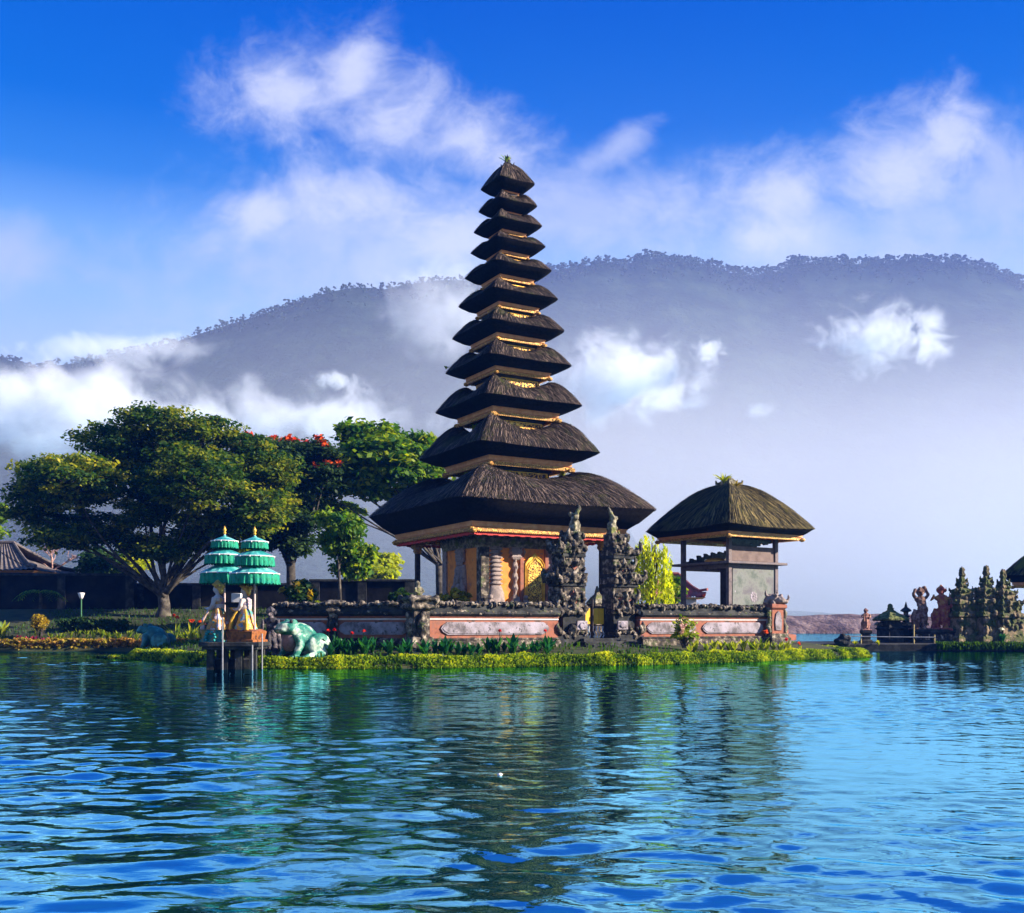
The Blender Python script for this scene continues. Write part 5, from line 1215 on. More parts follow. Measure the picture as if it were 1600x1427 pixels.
# black garden walls behind the lawn
def garden_wall(label, xa, xb, d, ytop, seed):
    x0, x1 = WX(xa, d), WX(xb, d); L = x1 - x0; zt_ = WZ(ytop, d); t = thing('garden_wall', ((x0 + x1) / 2, d, .3), label, 'wall')
    MB().bev((0, 0, (zt_ - .3) / 2 - .1), (L, .4, zt_ - .3 + .0), .01).build('wall_body', M['blackwall'], t)
    MB().bev((0, 0, zt_ - .3 - .045), (L + .1, .6, .13), .02).build('coping', M['stone_dark'], t)
    p = MB(); n = max(2, int(L / 3.2))
    for i in range(n + 1): p.stack([(.22, .28, 0), (.22, .28, zt_ - .42)], (-L / 2 + .25 + (L - .5) * i / n, 0, 0))
    p.build('pilasters', M['stone_dark'], t)
garden_wall('tall black garden wall at the left behind the topiary and lamp', -120, 212, 57.5, 897, 1)
garden_wall('lower black garden wall behind the spreading tree and parasols', 214, 492, 58.5, 912, 2)
garden_wall('black wall stretch between the small tree and the tower shrine', 486, 648, 52.0, 906, 3)
# garden lamp
d = 49; z0 = gz(WX(127, d), d); t = thing('garden_lamp', (WX(127, d), d, z0 - .05), 'small garden lamp with a white cone shade on a thin post', 'lamp'); Z = lambda y: WZ(y, d) - z0
MB().tube([(0, 0, 0), (0, 0, Z(934))], .03, 8).build('post', mottled('green_post', [(.03, .12, .05), (.05, .18, .07)], 4, .5), t)
MB().lathe([(.05, Z(934.5)), (.09, Z(932)), (.155, Z(926)), (.16, Z(925)), (.05, Z(924.5))], 12).build('lamp_shade', M['white'], t, True)
# ------------------------------------------------------------------ plants
def leaf_quads(P, size, r, up=0.6, elong=1.8, droop=0.0, out=None):
    """rhombic leaves: centre points P, sizes, normals biased upwards; folded by two differing halves is not needed at this size"""
    n = len(P); nv = r.normal(size=(n, 3)); nv[:, 2] = np.abs(nv[:, 2]) + up
    if out is not None: nv = nv + out * 0.8
    nv /= np.linalg.norm(nv, axis=1, keepdims=True)
    t = r.normal(size=(n, 3)); t -= nv * (t * nv).sum(1, keepdims=True); t /= np.linalg.norm(t, axis=1, keepdims=True)
    t[:, 2] -= droop; t /= np.linalg.norm(t, axis=1, keepdims=True)
    b = np.cross(nv, t); s = np.asarray(size)[:, None]
    A = P - t * s * elong / 2; C = P + t * s * elong / 2; B = P + b * s / 2 + t * s * .1; D = P - b * s / 2 + t * s * .1
    return np.stack([A, B, C, D], 1).reshape(-1, 3), np.arange(4 * n).reshape(-1, 4)
def ell(r, n, c, rad, lo=0.0):
    d = r.normal(size=(n, 3)); d /= np.linalg.norm(d, axis=1, keepdims=True)
    k = (lo + (1 - lo) * r.random(n)) ** (1 / 3 if lo == 0 else 1)
    return np.asarray(c) + d * k[:, None] * np.asarray(rad)
LM = {}
LM['rain'] = leafmat('rain_tree_leaf', [(.010, .042, .012), (.03, .085, .014), (.14, .20, .016), (.48, .42, .025)], .5)  # yellow tones put sunlit leaf clumps into the colour
LM['flame'] = leafmat('flame_tree_leaf', [(.012, .035, .012), (.03, .07, .015), (.06, .10, .02)], .35)
LM['green'] = leafmat('bright_leaf', [(.014, .06, .012), (.05, .15, .012), (.20, .30, .015), (.40, .42, .02)], .5)
LM['lime'] = leafmat('lime_leaf', [(.18, .26, .01), (.38, .42, .015), (.56, .56, .02)], .55)
LM['fringe'] = leafmat('bank_grass', [(.012, .05, .006), (.08, .17, .008), (.34, .46, .012), (.70, .68, .025)], .45)
LM['hedge'] = leafmat('hedge_leaf', [(.012, .04, .008), (.025, .075, .012), (.07, .12, .015)], .3)
LM['gold'] = leafmat('golden_leaf', [(.10, .10, .01), (.36, .26, .015), (.56, .38, .03)], .4)
LM['amber'] = leafmat('amber_hedge', [(.10, .10, .01), (.34, .28, .02), (.48, .30, .05), (.36, .18, .05)], .35)
LM['canna'] = leafmat('canna_leaf', [(.008, .06, .025), (.015, .12, .04), (.05, .20, .03)], .35, .35)
LM['cannayellow'] = leafmat('yellow_canna_leaf', [(.08, .17, .01), (.24, .32, .02), (.42, .44, .04)], .45, .4)  # yellower leaf tones than the plain canna
LM['red'] = leafmat('red_petal', [(.62, .01, .01), (.75, .04, .02), (.6, .02, .05)], .25, .5, (1.3, .6, .5))
LM['orange'] = leafmat('orange_petal', [(.75, .06, .01), (.85, .16, .02), (.7, .03, .01)], .3, .5, (1.3, .7, .4))
LM['magenta'] = leafmat('magenta_leaf', [(.10, .01, .03), (.40, .02, .10), (.62, .05, .10)], .3, .5, (1.3, .7, .7))
LM['pink'] = leafmat('pink_petal', [(.55, .35, .30), (.7, .45, .42), (.65, .55, .30)], .3, .6, (1.1, .9, .8))
LM['bare'] = mottled('pinkish_twig', [(.36, .20, .17), (.5, .32, .26)], 4, .8)
def foliage(name, clusters, per, leaf, mat, parent=None, seed=1, up=0.7, elong=1.7, droop=0.1, rough=.35, loc=None):
    """clusters: list of (centre, radii)"""
    r = np.random.default_rng(seed); Ps = []; Os = []
    for c, rad in clusters:
        n = max(4, int(per * (0.6 + .8 * r.random()))); p = ell(r, n, c, rad, .25); Ps.append(p); Os.append((p - np.asarray(c)) / np.asarray(rad))
    P = np.concatenate(Ps); O = np.concatenate(Os); sz = leaf * (1 - rough + 2 * rough * r.random(len(P)))
    V, Q = leaf_quads(P, sz, r, up, elong, droop, O)
    cl = np.repeat(np.random.default_rng(seed + 1).random(len(clusters)), [len(x) for x in Ps])
    tint = np.clip(.40 * r.random(len(P)) + .62 * cl ** 1.15, 0, 1)
    return np_obj(name, V, Q, mat, parent, tint=tint, loc=loc)
def limb(mb, a, b, ra, rb_, sag=0.12, n=6, r=random):
    a = Vector(a); b = Vector(b); d = b - a; pts = []; rad = []
    o = Vector((r.uniform(-1, 1), r.uniform(-1, 1), .4)) * d.length * sag
    for i in range(n + 1):
        f = i / n; pts.append(a.lerp(b, f) + o * math.sin(math.pi * f) + Vector((r.uniform(-1, 1), r.uniform(-1, 1), 0)) * d.length * .012); rad.append(ra + (rb_ - ra) * f ** .8)
    mb.tube(pts, rad, 8); return pts[-1]
def tree(label, name, base_px, base_py, d, fork_py, trunk_r, blobs, leafmat_, leaf, per, flat=.45, seed=1, crad=.75, dens=1.0, depth=.8, group=None, trunkmat=None, forks=3, blossom=None, up=.8, base_z=None, droop=.1, twigs=True):
    rr = random.Random(seed); r = np.random.default_rng(seed)
    bx = WX(base_px, d); bz = gz(bx, d) if base_z is None else base_z
    t = thing(name, (bx, d, bz), label, 'tree', 0, group); O = Vector((bx, d, bz))
    mb = MB(); fk = Vector((rr.uniform(-.1, .1), 0, WZ(fork_py, d) - bz))
    mb.tube([(0, 0, -.4), (0, 0, 0), (.04, 0, .25), fk * .5 + Vector((.05, .05, 0)), fk], [trunk_r * 1.9, trunk_r * 1.45, trunk_r * 1.12, trunk_r, trunk_r * .92], 12)
    cl = []; tops = []
    for i, (px, py, rx, ry) in enumerate(blobs):
        k = d / F; dd = rr.uniform(-1, 1) * depth * rx * k * 1.6
        c = W(px, py, d) - O; c.y += dd; rad = (rx * k, rx * k * .9, ry * k)
        f = limb(mb, fk + Vector((rr.uniform(-.6, .6) * trunk_r, rr.uniform(-.6, .6) * trunk_r, -.1)), c - Vector((0, 0, rad[2] * .4)), trunk_r * rr.uniform(.32, .5), trunk_r * .12, .10, 7, rr)
        vol = rad[0] * rad[1] * rad[2]; n = max(5, int(dens * 11 * (rad[0] * rad[1] + rad[0] * rad[2] * 2) / (crad ** 2)))
        P = ell(r, n, c, rad, .45)
        for j, p in enumerate(P):
            cr = crad * (.6 + .7 * rr.random()); cl.append((p, (cr, cr, cr * flat)))
            if twigs and j % 3 == 0: limb(mb, f, p, trunk_r * .09, .012, .15, 3, rr)
            if p[2] > c.z + rad[2] * .35: tops.append(p)
    mb.build('trunk', trunkmat or M['bark'], t, True)
    foliage('crown', cl, per, leaf, leafmat_, t, seed, up=up, droop=droop)
    if blossom:
        tops.sort(key=lambda p: -p[2]); bl = [(p + np.array([0, 0, crad * .3]), (.30, .30, .16)) for p in tops[:blossom[0]]]
        foliage('blossom', bl, 16, .16, blossom[1], t, seed + 5)
    return t
tree('large spreading rain tree with a broad dark green crown with sunlit golden clumps on the left lawn', 'rain_tree', 255, 958, 52, 930, .29,
     [(235, 662, 70, 34), (175, 694, 75, 40), (312, 684, 72, 36), (95, 758, 70, 38), (52, 792, 42, 34), (372, 716, 62, 38), (150, 762, 80, 48), (240, 738, 90, 52), (330, 756, 85, 52), (402, 766, 50, 42), (82, 818, 55, 24), (160, 826, 48, 26), (300, 824, 56, 32), (376, 818, 58, 36), (432, 738, 34, 28), (232, 800, 50, 34), (345, 856, 46, 20), (120, 845, 60, 18), (265, 862, 46, 18), (215, 852, 40, 18), (415, 800, 44, 40), (400, 705, 40, 28)],
     LM['rain'], .135, 66, flat=.34, seed=11, crad=.84, dens=.58)
tree('dark flame tree topped with orange red blossoms beside the rain tree', 'flame_tree', 452, 945, 57, 880, .26,
     [(425, 696, 38, 16), (478, 706, 42, 18), (450, 732, 52, 24), (432, 778, 36, 32), (480, 768, 40, 26), (510, 745, 30, 22), (470, 815, 44, 20), (425, 835, 40, 30), (460, 850, 30, 22), (405, 760, 30, 40), (398, 690, 20, 12), (508, 712, 20, 14)],
     LM['flame'], .17, 44, flat=.42, seed=23, crad=.80, dens=.75, blossom=(60, LM['orange']))
tree('bright green leafy tree leaning left behind the tower roof', 'broadleaf_tree', 686, 915, 60, 880, .24,
     [(552, 676, 30, 18), (592, 684, 40, 22), (645, 692, 44, 18), (545, 712, 44, 26), (608, 728, 70, 34), (520, 742, 36, 28), (665, 738, 34, 34), (574, 764, 46, 18), (498, 760, 30, 26), (640, 775, 30, 14), (520, 792, 44, 14)],
     LM['green'], .24, 34, flat=.5, seed=35, crad=.82, dens=.72)
tree('slender young tree with pale yellow tips in front of the black wall', 'young_tree', 530, 912, 48, 880, .07,
     [(520, 812, 22, 12), (545, 825, 30, 20), (528, 850, 30, 18), (556, 866, 26, 16), (540, 885, 30, 14)], LM['green'], .17, 20, flat=.7, seed=41, crad=.42, dens=.6, up=.3, droop=.5)
tree('round yellow green tree far behind the black wall near the tower', 'distant_tree', 592, 925, 82, 900, .15, [(580, 890, 26, 18), (602, 882, 22, 18), (592, 900, 32, 16)], LM['lime'], .26, 24, seed=47, crad=.7, dens=.8, base_z=1.0)
tree('sunlit yellow tree behind the garden wall left of the rain tree trunk', 'yellow_tree', 205, 925, 68, 895, .14, [(198, 862, 20, 18), (214, 880, 20, 18), (190, 884, 18, 14), (212, 858, 14, 12)], LM['lime'], .24, 24, seed=53, crad=.65, dens=.8, base_z=1.6)
tree('dark green bushy tree behind the garden wall between bare and yellow trees', 'bushy_tree', 152, 925, 66, 900, .15, [(140, 868, 20, 18), (162, 880, 24, 18), (150, 892, 30, 14)], LM['hedge'], .22, 24, seed=59, crad=.65, dens=.8, base_z=1.6)
tree('tree at the left edge above the tiled roof with bright yellow green leaves', 'edge_tree', -14, 930, 62, 870, .15, [(-8, 800, 18, 20), (-2, 832, 16, 14), (-22, 770, 22, 20)], LM['green'], .2, 20, seed=61, crad=.6, dens=.6, base_z=1.6)
# bare tree
def bare_tree():
    rr = random.Random(4); d = 66; bx = WX(80, d); t = thing('bare_tree', (bx, d, 1.6), 'leafless pinkish tree behind the garden wall beside the tiled roof', 'tree')
    tk = MB(); tk.tube([(0, 0, -.3), (0, 0, 1.0), (.05, 0, WZ(890, d) - 1.6)], [.16, .12, .10], 8); tk.build('trunk', LM['bare'], t)
    br = MB()
    def grow(p, dirv, L, rad, lev):
        q = p + dirv * L; br.tube([p, p.lerp(q, .5) + Vector((rr.uniform(-.1, .1), rr.uniform(-.1, .1), .05)) * L, q], [rad, rad * .8, rad * .6], 5)
        if lev == 0: return
        for _ in range(3): grow(q, (dirv + Vector((rr.uniform(-.75, .75), rr.uniform(-.75, .75), rr.uniform(-.1, .45)))).normalized(), L * .72, max(.014, rad * .62), lev - 1)
    p0 = Vector((.05, 0, WZ(893, d) - 1.6))
    for dv in ((-.8, .2, .7), (.1, -.3, 1), (.9, .1, .6), (-.2, .5, .9)): grow(p0, Vector(dv).normalized(), .72, .06, 3)
    br.build('branches', LM['bare'], t)
bare_tree()
def bush(name, label, px, py, d, rx, ry, mat, leaf, n, per, seed, cat='shrub', flowers=None, base_z=None, group=None, depth=1.0, flat=.8, up=.5):
    """a shrub: foliage mass around a real stem, standing on the ground"""
    k = d / F; x = WX(px, d); z = gz(x, d) if base_z is None else base_z
    t = thing(name, (x, d, z), label, cat, 0, group); r = np.random.default_rng(seed); c = np.array([0, 0, WZ(py, d) - z]); rad = np.array([rx * k, rx * k * depth, ry * k])
    st = MB(); rr = random.Random(seed); 
    P = ell(r, n, c, rad * .82, .35); P[:, 2] = np.maximum(P[:, 2], .03)
    for p in P[::2]: limb(st, (rr.uniform(-.05, .05), rr.uniform(-.05, .05), -.05), p, .022, .006, .1, 4, rr)
    st.build('stem', M['bark'], t)
    cr = min(rad) * .42
    foliage('foliage', [(p, (cr, cr, cr * flat)) for p in P], per, leaf, mat, t, seed, up=up)
    if flowers: 
        F_ = P[r.permutation(len(P))[:flowers[0]]] + r.normal(size=(flowers[0], 3)) * .05 + np.array([0, -rad[1] * .5, .08]); foliage('blossom', [(p, (.06, .06, .05)) for p in F_], 8, flowers[2], flowers[1], t, seed + 3)
    return t
bush('topiary_ball', 'round clipped golden topiary ball among red leaved plants', 62, 972, 46.8, 13.5, 13.5, LM['gold'], .07, 70, 34, 3, 'topiary')
bush('flowering_bush', 'loose pink and yellow flowering bush in front of the right brick wall', 1069, 982, 33.0, 24, 27, LM['cannayellow'], .075, 46, 20, 5, flowers=(26, LM['pink'], .07), base_z=.5)
bush('golden_bush', 'golden yellow bush inside the enclosure left of the shrine', 712, 937, 33.6, 30, 17, LM['gold'], .10, 50, 26, 6, base_z=1.2)
bush('green_bush', 'leafy green bush between the weeping shrub and the small pavilion', 1050, 920, 45.5, 22, 34, LM['green'], .14, 46, 24, 7, base_z=.9)
bush('dark_bush', 'dark green bush behind the guardian statue with golden sprays', 468, 926, 36, 28, 22, LM['hedge'], .12, 60, 26, 8, base_z=1.0, flowers=(9, LM['gold'], .16))
bush('croton_bush', 'small yellow croton clump on the wall behind the lavender panel', 497, 944, 33, 11, 5, LM['lime'], .08, 12, 16, 9, base_z=1.2)
bush('dark_bush', 'low dark bush behind the corner pillar of the enclosure', 628, 935, 36, 26, 14, LM['hedge'], .12, 40, 26, 10, base_z=1.0)
# clipped hedges
def hedge(name, label, pts, w, h, mat, leaf, dens, seed, z=None):
    """long clipped hedge along pts (x, y): leafy mass on a twiggy core"""
    r = np.random.default_rng(seed); cl = []; core = MB(); P0 = Vector((pts[0][0], pts[0][1], 0)); zb = gz(*pts[len(pts) // 2]) if z is None else z
    t = thing(name, (P0.x, P0.y, zb), label, 'hedge')
    for a, b in zip(pts, pts[1:]):
        A = Vector((a[0] - P0.x, a[1] - P0.y, 0)); B = Vector((b[0] - P0.x, b[1] - P0.y, 0)); L = (B - A).length; n = max(3, int(L * dens)); sd = Vector((-(B - A).y, (B - A).x, 0)).normalized()
        for i in range(n):
            f = r.random(); p = A.lerp(B, f) + sd * r.uniform(-w / 2, w / 2); hh = h * (.86 + .2 * mnoise.noise(Vector((p.x * 1.3, p.y, seed)))); zq = hh * r.random() ** .55
            cl.append((np.array([p.x, p.y, zq]), (.12, .12, .09)))
        m_ = max(2, int(L / .35))
        for i in range(m_): p = A.lerp(B, (i + .5) / m_); core.tube([p + Vector((0, 0, -.25)), p + Vector((r.normal() * .05, r.normal() * .05, h * .4)), p + Vector((r.normal() * .12, r.normal() * .1, h * .8))], [.03, .02, .008], 5)
    core.build('stem', M['bark'], t); foliage('foliage', cl, 16, leaf, mat, t, seed, up=.5)
    return t
d = 48.5; hedge('clipped_hedge', 'long clipped dark green hedge under the garden lamp', [(WX(92, d), d), (WX(142, d), d - .2), (WX(198, d), d)], .9, .68, LM['hedge'], .075, 95, 4)
hedge('border_hedge', 'golden border hedge along the left garden bank at the water', [(WX(-90, 45.7), 45.75), (WX(60, 45.9), 45.95), (WX(172, 45.9), 45.95)], .55, .62, LM['amber'], .085, 80, 5, z=-.02)
hedge('border_hedge', 'russet border hedge running behind the dark teal frog', [(WX(176, 45.9), 45.95), (WX(262, 45.6), 45.75), (WX(345, 43.5), 43.6)], .55, .60, leafmat('russet_hedge', [(.12, .09, .02), (.42, .24, .05), (.52, .26, .08)], .35), .085, 80, 6, z=.02)
# leafy clumps: blades of broad leaves from one point, flowers on stalks
def clump_mesh(seed, n, L, w, mat, fl=None, flz=1.25, flmat=None, spread=.6, nfl=1):
    rr = random.Random(seed); vs = []; fs = []; tn = []
    for i in range(n):
        a = rr.random() * 6.283; l = L * rr.uniform(.55, 1.1); lean = rr.uniform(.15, spread) ; wd = w * rr.uniform(.7, 1.2); s0 = len(vs); K = 5
        ca, sa = math.cos(a), math.sin(a); tt = rr.random()
        for k in range(K):
            f = k / (K - 1); rad_ = l * lean * f ** 1.6; z = l * (f - .35 * lean * f * f); ww = wd * math.sin(math.pi * (.08 + .9 * f)) + .003
            cx_, cy_ = ca * rad_, sa * rad_
            vs.append((cx_ - sa * ww / 2, cy_ + ca * ww / 2, z + .012)); vs.append((cx_, cy_, z - .01)); vs.append((cx_ + sa * ww / 2, cy_ - ca * ww / 2, z + .012))
        for k in range(K - 1):
            q = s0 + 3 * k; fs += [(q, q + 1, q + 4, q + 3), (q + 1, q + 2, q + 5, q + 4)]; tn += [tt, min(1, tt + .1)]
    leaf = (np.array(vs), np.array(fs), tn)
    return leaf
def clump(name, label, cat, loc, seed, n, L, w, mat, fl=0, flmat=None, group=None, flz=1.2, spread=.6, fsize=.09):
    V, Q, tn = clump_mesh(seed, n, L, w, mat, spread=spread)
    if not fl:
        o = np_obj(name, V, Q, mat, tint=tn, loc=loc); return tag(o, label, cat, group)
    t = thing(name, loc, label, cat, 0, group); np_obj('leaves', V, Q, mat, t, tint=tn)
    rr = random.Random(seed + 9); st = MB(); cl = []
    for i in range(fl):
        x, y = rr.uniform(-.14, .14), rr.uniform(-.14, .14); z = L * flz * rr.uniform(.85, 1.1); st.tube([(x * .2, y * .2, 0), (x * .7, y * .7, z * .6), (x, y, z)], [.012, .010, .008], 5); cl.append((np.array([x, y, z]), (fsize * .7, fsize * .7, fsize * .6)))
    st.build('stalk', LM['canna'], t); foliage('flower', cl, 12, fsize, flmat, t, seed + 2); return t
# red cannas along the foot of the wall: one of each kind, then copies
def shore_y(px):  # distance of the shore at a column
    xs = [200, 330, 400, 520, 650, 850, 1000, 1150, 1250, 1330, 1358]; ds = [35.6, 30.2, 27.7, 27.5, 27.9, 29.4, 30.3, 32.5, 34.9, 36.8, 37.5]
    return float(np.interp(px, xs, ds))
canna = clump('canna_plant', 'dark green broad leaved plant without flowers at the foot of the wall', 'plant', (0, 0, 0), 5, 15, .55, .15, LM['canna'], group='flowerless cannas at the foot of the wall')
cannaf = clump('canna_plant', 'red flowering canna at the wall foot', 'plant', (0, 0, 0), 8, 14, .52, .15, LM['canna'], 1, LM['red'], flz=1.2, fsize=.055)
rr = random.Random(12); first = True
for px in list(range(508, 640, 13)) + list(range(664, 872, 11)):
    q = px + rr.uniform(-5, 5); d = shore_y(q) + rr.uniform(.75, 1.5); x = WX(q, d); z = gz(x, d) - .02; s_ = rr.uniform(.65, 1.15)
    if first: canna.location = (x, d, z); canna.rotation_euler.z = rr.random() * 6; canna.scale = (s_,) * 3; first = False
    else: copy_tree(canna, (x, d, z), rr.random() * 6.28, s_)
for i, (px, lab) in enumerate(((512, 'red flowering canna nearest the painted frog'), (527, 'red flowering canna second right of the painted frog, below the wall pillar'), (553, 'red flowering canna under the left end of the lavender panel'), (566, 'red flowering canna just right of the lavender panel left end'), (777, 'single red flowering canna below the long grey panel'), (853, 'red flowering canna at the left foot of the split gate'))):
    d = shore_y(px) + 1.25; x = WX(px, d); z = gz(x, d) - .02
    if i == 0: cannaf.location = (x, d, z); cannaf["label"] = lab; cannaf["group"] = 'red cannas in front of the wall'
    else: copy_tree(cannaf, (x, d, z), i * 1.3, (.98, 1.04, .9, 1.0, 1.0, 1.0)[i] , lab, 'red cannas in front of the wall')
yl = clump('leafy_plant', 'yellow green leafy plant among others below the right wall', 'plant', (0, 0, 0), 15, 14, .46, .12, LM['cannayellow'], group='yellow green plants below the right wall')
first = True
for px in range(1076, 1236, 12):
    q = px + rr.uniform(-4, 4); d = shore_y(q) + rr.uniform(.7, 1.5); x = WX(q, d); z = gz(x, d) - .02; s_ = rr.uniform(.7, 1.2)
    if first: yl.location = (x, d, z); yl.scale = (s_,) * 3; first = False
    else: copy_tree(yl, (x, d, z), rr.random() * 6.28, s_)
for px, y, lab in ((1190, 988, 'orange flower beside the right wall end below the brick pillar'), (1233, 1000, 'red flower standing just right of the end pillar'), (1250, 1007, 'small orange flower farthest right on the island tip')):
    d = shore_y(px) + .9; x = WX(px, d); z = gz(x, d) - .02; L = (WZ(y, d) - z) / 1.2; clump('flower_plant', lab, 'plant', (x, d, z), px, 8, max(.25, L), .10, LM['cannayellow'], 1, LM['red'] if px == 1233 else LM['orange'], flz=1.2, fsize=.085)
gl = clump('garden_plant', 'bright yellow green plant in the left garden bed behind the border hedge', 'plant', (0, 0, 0), 25, 16, .5, .11, LM['cannayellow'], group='yellow green plants in the left garden bed')
first = True
for px in list(range(56, 215, 11)) + list(range(266, 330, 9)):
    q = px + rr.uniform(-4, 4); d = 46.6 + rr.uniform(-.1, .6) if q < 230 else 45.4 + rr.uniform(0, 1.2); x = WX(q, d); z = gz(x, d) + .05; s_ = rr.uniform(.7, 1.3)
    if first: gl.location = (x, d, z); gl.scale = (s_,) * 3; first = False
    else: copy_tree(gl, (x, d, z), rr.random() * 6.28, s_)
clump('broadleaf_plant', 'large sunlit broad leaved plant at the left edge of the garden', 'plant', (WX(4, 46.8), 46.8, gz(WX(4, 46.8), 46.8)), 33, 22, 1.0, .2, LM['cannayellow'], spread=.7)
for px, y, lab in ((276, 962, 'orange flowering plant nearest the dark teal frog'), (299, 966, 'orange red flowering plant in the middle of the bed left of the parasols'), (314, 970, 'orange flowering plant closest to the painted women')):
    d = 45.2; x = WX(px, d); z = gz(x, d); clump('flower_plant', lab, 'plant', (x, d, z), px, 12, (WZ(y, d) - z) / 1.15, .13, LM['cannayellow'], 2, LM['orange'], flz=1.1, fsize=.10)
mg = clump('red_leaf_plant', 'magenta leaved plant around the golden topiary ball', 'plant', (0, 0, 0), 45, 16, .42, .12, LM['magenta'], group='magenta plants around the topiary ball'); first = True
for px, dd in ((30, 46.4), (42, 46.3), (54, 46.2), (68, 46.2), (78, 46.4), (86, 46.5)):
    x = WX(px, dd); z = gz(x, dd)
    if first: mg.location = (x, dd, z); first = False
    else: copy_tree(mg, (x, dd, z), px * .7, rr.uniform(.8, 1.15))
# palm before the black wall
d = 55; x = WX(63, d); z = gz(x, d); t = thing('palm', (x, d, z), 'small young palm with drooping fronds before the tall black wall', 'palm')
MB().tube([(0, 0, -.2), (.03, 0, .6), (0, 0, WZ(925, d) - z)], [.10, .08, .06], 8).build('trunk', M['bark'], t)
fr = []; zc = WZ(925, d) - z
vs = []; fs = []
for i in range(9):
    a = i * .7 + .2; L = 1.35; ca, sa = math.cos(a), math.sin(a); p_prev = None; K = 14
    for k in range(1, K):
        f = k / K; rad_ = L * f; zf_ = zc + .75 * f - 1.15 * f * f * 1.1; c = np.array([ca * rad_, sa * rad_, zf_]); ll = .34 * math.sin(math.pi * (.15 + .8 * f))
        for s_ in (-1, 1):
            tip = c + np.array([-sa * s_ * ll + ca * .12, ca * s_ * ll + sa * .12, -.13]); w_ = np.array([ca, sa, 0]) * .03; b0 = len(vs); vs += [tuple(c - w_), tuple(c + w_), tuple(tip + w_ * .2), tuple(tip - w_ * .2)]; fs.append((b0, b0 + 1, b0 + 2, b0 + 3))
np_obj('fronds', np.array(vs), np.array(fs), LM['green'], t, tint=np.random.default_rng(2).random(len(fs)))
# weeping lime shrub behind the right gate half
def weeping():
    d = 44.5; x = WX(1018, d); zb = .95; t = thing('weeping_shrub', (x, d, zb), 'tall weeping lime yellow shrub behind the right half of the split gate', 'shrub'); r = np.random.default_rng(8); rr = random.Random(8)
    k = d / F; H = WZ(834, d) - zb; st = MB(); vs = []; Ps = []; cl = []
    for i in range(58):
        a = r.uniform(-1, 1); yy = r.uniform(-.55, .55); rx = a * 32 * k; top = H * (1 - .16 * a * a) * r.uniform(.80, 1.0)
        if i < 14: st.tube([(0, 0, -.1), (rx * .2, yy * .2, top * .6), (rx * .6, yy * .6, top * .97), (rx, yy, top * .94)], [.045, .035, .02, .01], 5)
        lo = r.uniform(.05, .55) * H; n = int((top - lo) / .055)
        for j in range(n):
            f = j / max(1, n - 1); cl.append((rx + (a * .14 * f) + r.normal(0, .035), yy + r.normal(0, .05), top - (top - lo) * f))
    st.build('stem', M['bark'], t); P = np.array(cl); V, Q = leaf_quads(P, .085 * (.6 + .8 * r.random(len(P))), r, .1, 2.6, 1.4)
    np_obj('hanging_foliage', V, Q, leafmat('weeping_leaf', [(.24, .34, .01), (.46, .52, .015), (.66, .66, .03)], .55), t, tint=r.random(len(P)))
weeping()
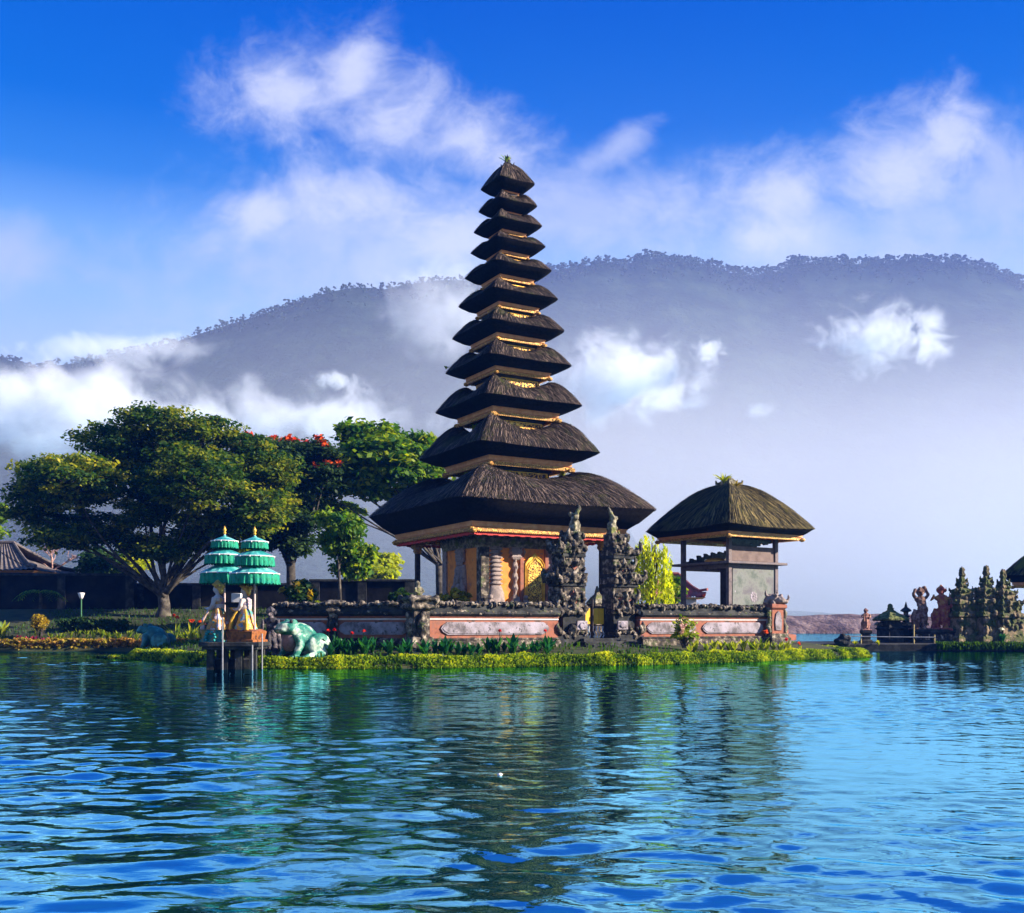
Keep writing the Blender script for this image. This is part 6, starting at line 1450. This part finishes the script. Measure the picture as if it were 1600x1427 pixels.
# bank grass: yellow green fringe hanging over the island edge, uncountable
def fringe():
    r = np.random.default_rng(17); Vs = []; 
    def blades(P, L, dirs, w):
        n = len(P); side = np.stack([-dirs[:, 1], dirs[:, 0], np.zeros(n)], -1); L = L[:, None]
        tipd = dirs * np.array([1, 1, 0]); up = np.array([0, 0, 1.0]); arch = r.uniform(.25, 1.1, n)[:, None]
        A = P - side * w; B = P + side * w; m_ = P + tipd * L * .35 * arch + up * L * .75; C = m_ + side * w * .8; D = m_ - side * w * .8
        e = P + tipd * L * .95 * arch + up * L * (1.0 - .55 * arch); E1_ = e + side * w * .15; E2_ = e - side * w * .15
        return np.stack([A, B, C, D, D, C, E1_, E2_], 1).reshape(-1, 3)
    edge = [Vector((a, b, 0)) for a, b in ISL[:16]] 
    tot = []
    for a, b in zip(edge, edge[1:]):
        L = (b - a).length; front = a.y < 41; n = int(L * (900 if front else 180)); f = r.random(n)[:, None]; A = np.array(a)[None]; B = np.array(b)[None]; nrm = np.array([(b - a).y, -(b - a).x, 0]) / L
        inn = (r.random(n) ** 1.3)[:, None] * .75 - .10; P = A + (B - A) * f - nrm * inn; tot.append((P, np.repeat(nrm[None], n, 0)))
    P = np.concatenate([p for p, _ in tot]); N_ = np.concatenate([q for _, q in tot]); P[:, 2] = np.maximum(ground_z(P[:, 0], P[:, 1]) - .03, -.03)
    dirs = N_ * .7 + r.normal(size=P.shape) * np.array([.8, .8, 0]); dirs /= np.linalg.norm(dirs, axis=1, keepdims=True)
    nz = np.array([mnoise.noise(Vector((p[0] * 1.6, p[1] * 1.6, 0))) for p in P]); keep = nz > -.58 + .30 * r.random(len(P))
    P, dirs, nz = P[keep], dirs[keep], nz[keep]
    V = blades(P, .05 + .10 * r.random(len(P)) + .15 * np.maximum(nz, 0), dirs, .012 + .018 * r.random((len(P), 1)))
    tn = np.repeat(np.clip(.80 * r.random(len(P)) + .06 + .75 * nz, 0, 1), 2)
    # low ground cover over the lawn and beds
    n = 26000; X = r.uniform(-24, 10, n); Y = 27 + 27 * r.random(n); dd = poly_dist(X, Y); ok = (dd > .1) & ~((X > -4.5) & (Y > 33)); X, Y = X[ok], Y[ok]
    P2 = np.stack([X, Y, ground_z(X, Y) - .02], -1); dr = r.normal(size=P2.shape) * np.array([1, 1, 0]); dr /= np.linalg.norm(dr, axis=1, keepdims=True)
    V2 = blades(P2, .08 + .16 * r.random(len(P2)), dr, .014 + .016 * r.random((len(P2), 1)))
    # causeway weeds
    n = 2600; X = r.uniform(WX(1462, 46), WX(1625, 46), n); P3 = np.stack([X, np.full(n, 45.85) + r.normal(0, .12, n), np.full(n, .05) + .28 * r.random(n)], -1); dr3 = r.normal(size=P3.shape) * np.array([1, .4, 0]) + np.array([0, -.8, 0]); dr3 /= np.linalg.norm(dr3, axis=1, keepdims=True)
    V3 = blades(P3, .10 + .12 * r.random(n), dr3, .014 + .01 * r.random((n, 1)))
    V = np.concatenate([V, V2, V3]); tint = np.concatenate([tn, np.repeat(.25 * r.random(len(P2)), 2), np.repeat(.3 * r.random(n), 2)])
    o = np_obj('grass', V, np.arange(len(V)).reshape(-1, 4), LM['fringe'], tint=tint); tag(o, 'yellow green bank grass fringing the island and garden', 'grass', kind='stuff')
fringe()
# weeds on the roofs and causeway
def weed(name, label, px, py, d, L, n, mat, seed, w=.05):
    p = W(px, py, d); clump(name, label, 'plant', p, seed, n, L, w, mat, spread=.9)
weed('weed_tuft', 'green weed tuft sprouting from the very top of the tower', 791, 257, 39.9, .42, 22, LM['green'], 71)
weed('weed_tuft', 'fern tuft on the left tip of the fourth roof from the bottom', 697, 578, 39.9, .2, 12, LM['green'], 72)
weed('weed_tuft', 'bright fern left of the lowest carved storey of the tower', 728, 747, 39.4, .30, 18, LM['lime'], 73, .08)
weed('weed_tuft', 'lime fern right of the lowest carved storey of the tower', 878, 749, 39.6, .34, 22, LM['lime'], 74, .08)
weed('weed_tuft', 'fern growing left of the second carved storey above the bottom roof', 741, 672, 39.6, .30, 16, LM['green'], 75, .07)
weed('weed_tuft', 'yellow green weeds growing out of the small pavilion crown', 1131, 757, 38.8, .48, 30, LM['lime'], 76, .05)
weed('weed_tuft', 'golden grass streak on the right slope of the pavilion crown', 1150, 765, 38.6, .38, 18, LM['gold'], 77, .05)
weed('weed_tuft', 'yellow weed clump by the boulder on the causeway', 1336, 1009, 45.75, .28, 24, LM['lime'], 78)
weed('weed_tuft', 'yellow weed clump between the squat guardian and the rail', 1373, 1009, 45.75, .26, 26, LM['lime'], 79)
p = W(1566, 1011, 45.8); clump('lily_plant', 'green leafy plant with one white flower before the spired shrines', 'plant', (p.x, p.y, .3), 81, 20, .55, .13, LM['canna'], 1, mottled('white_petal', [(.75, .72, .45), (.8, .78, .6)], 4), flz=1.25, fsize=.12)
b = MB(); b.ball((0, 0, .012), (.022, .016, .014), 10, 7, amp=.4); tag(b.build('floating_scrap', M['white'], loc=(WX(781, 8.1), 8.1, .0), smooth=True), 'tiny white petal floating on the lake below the tower reflection', 'scrap')  # small white scrap of litter afloat on the water
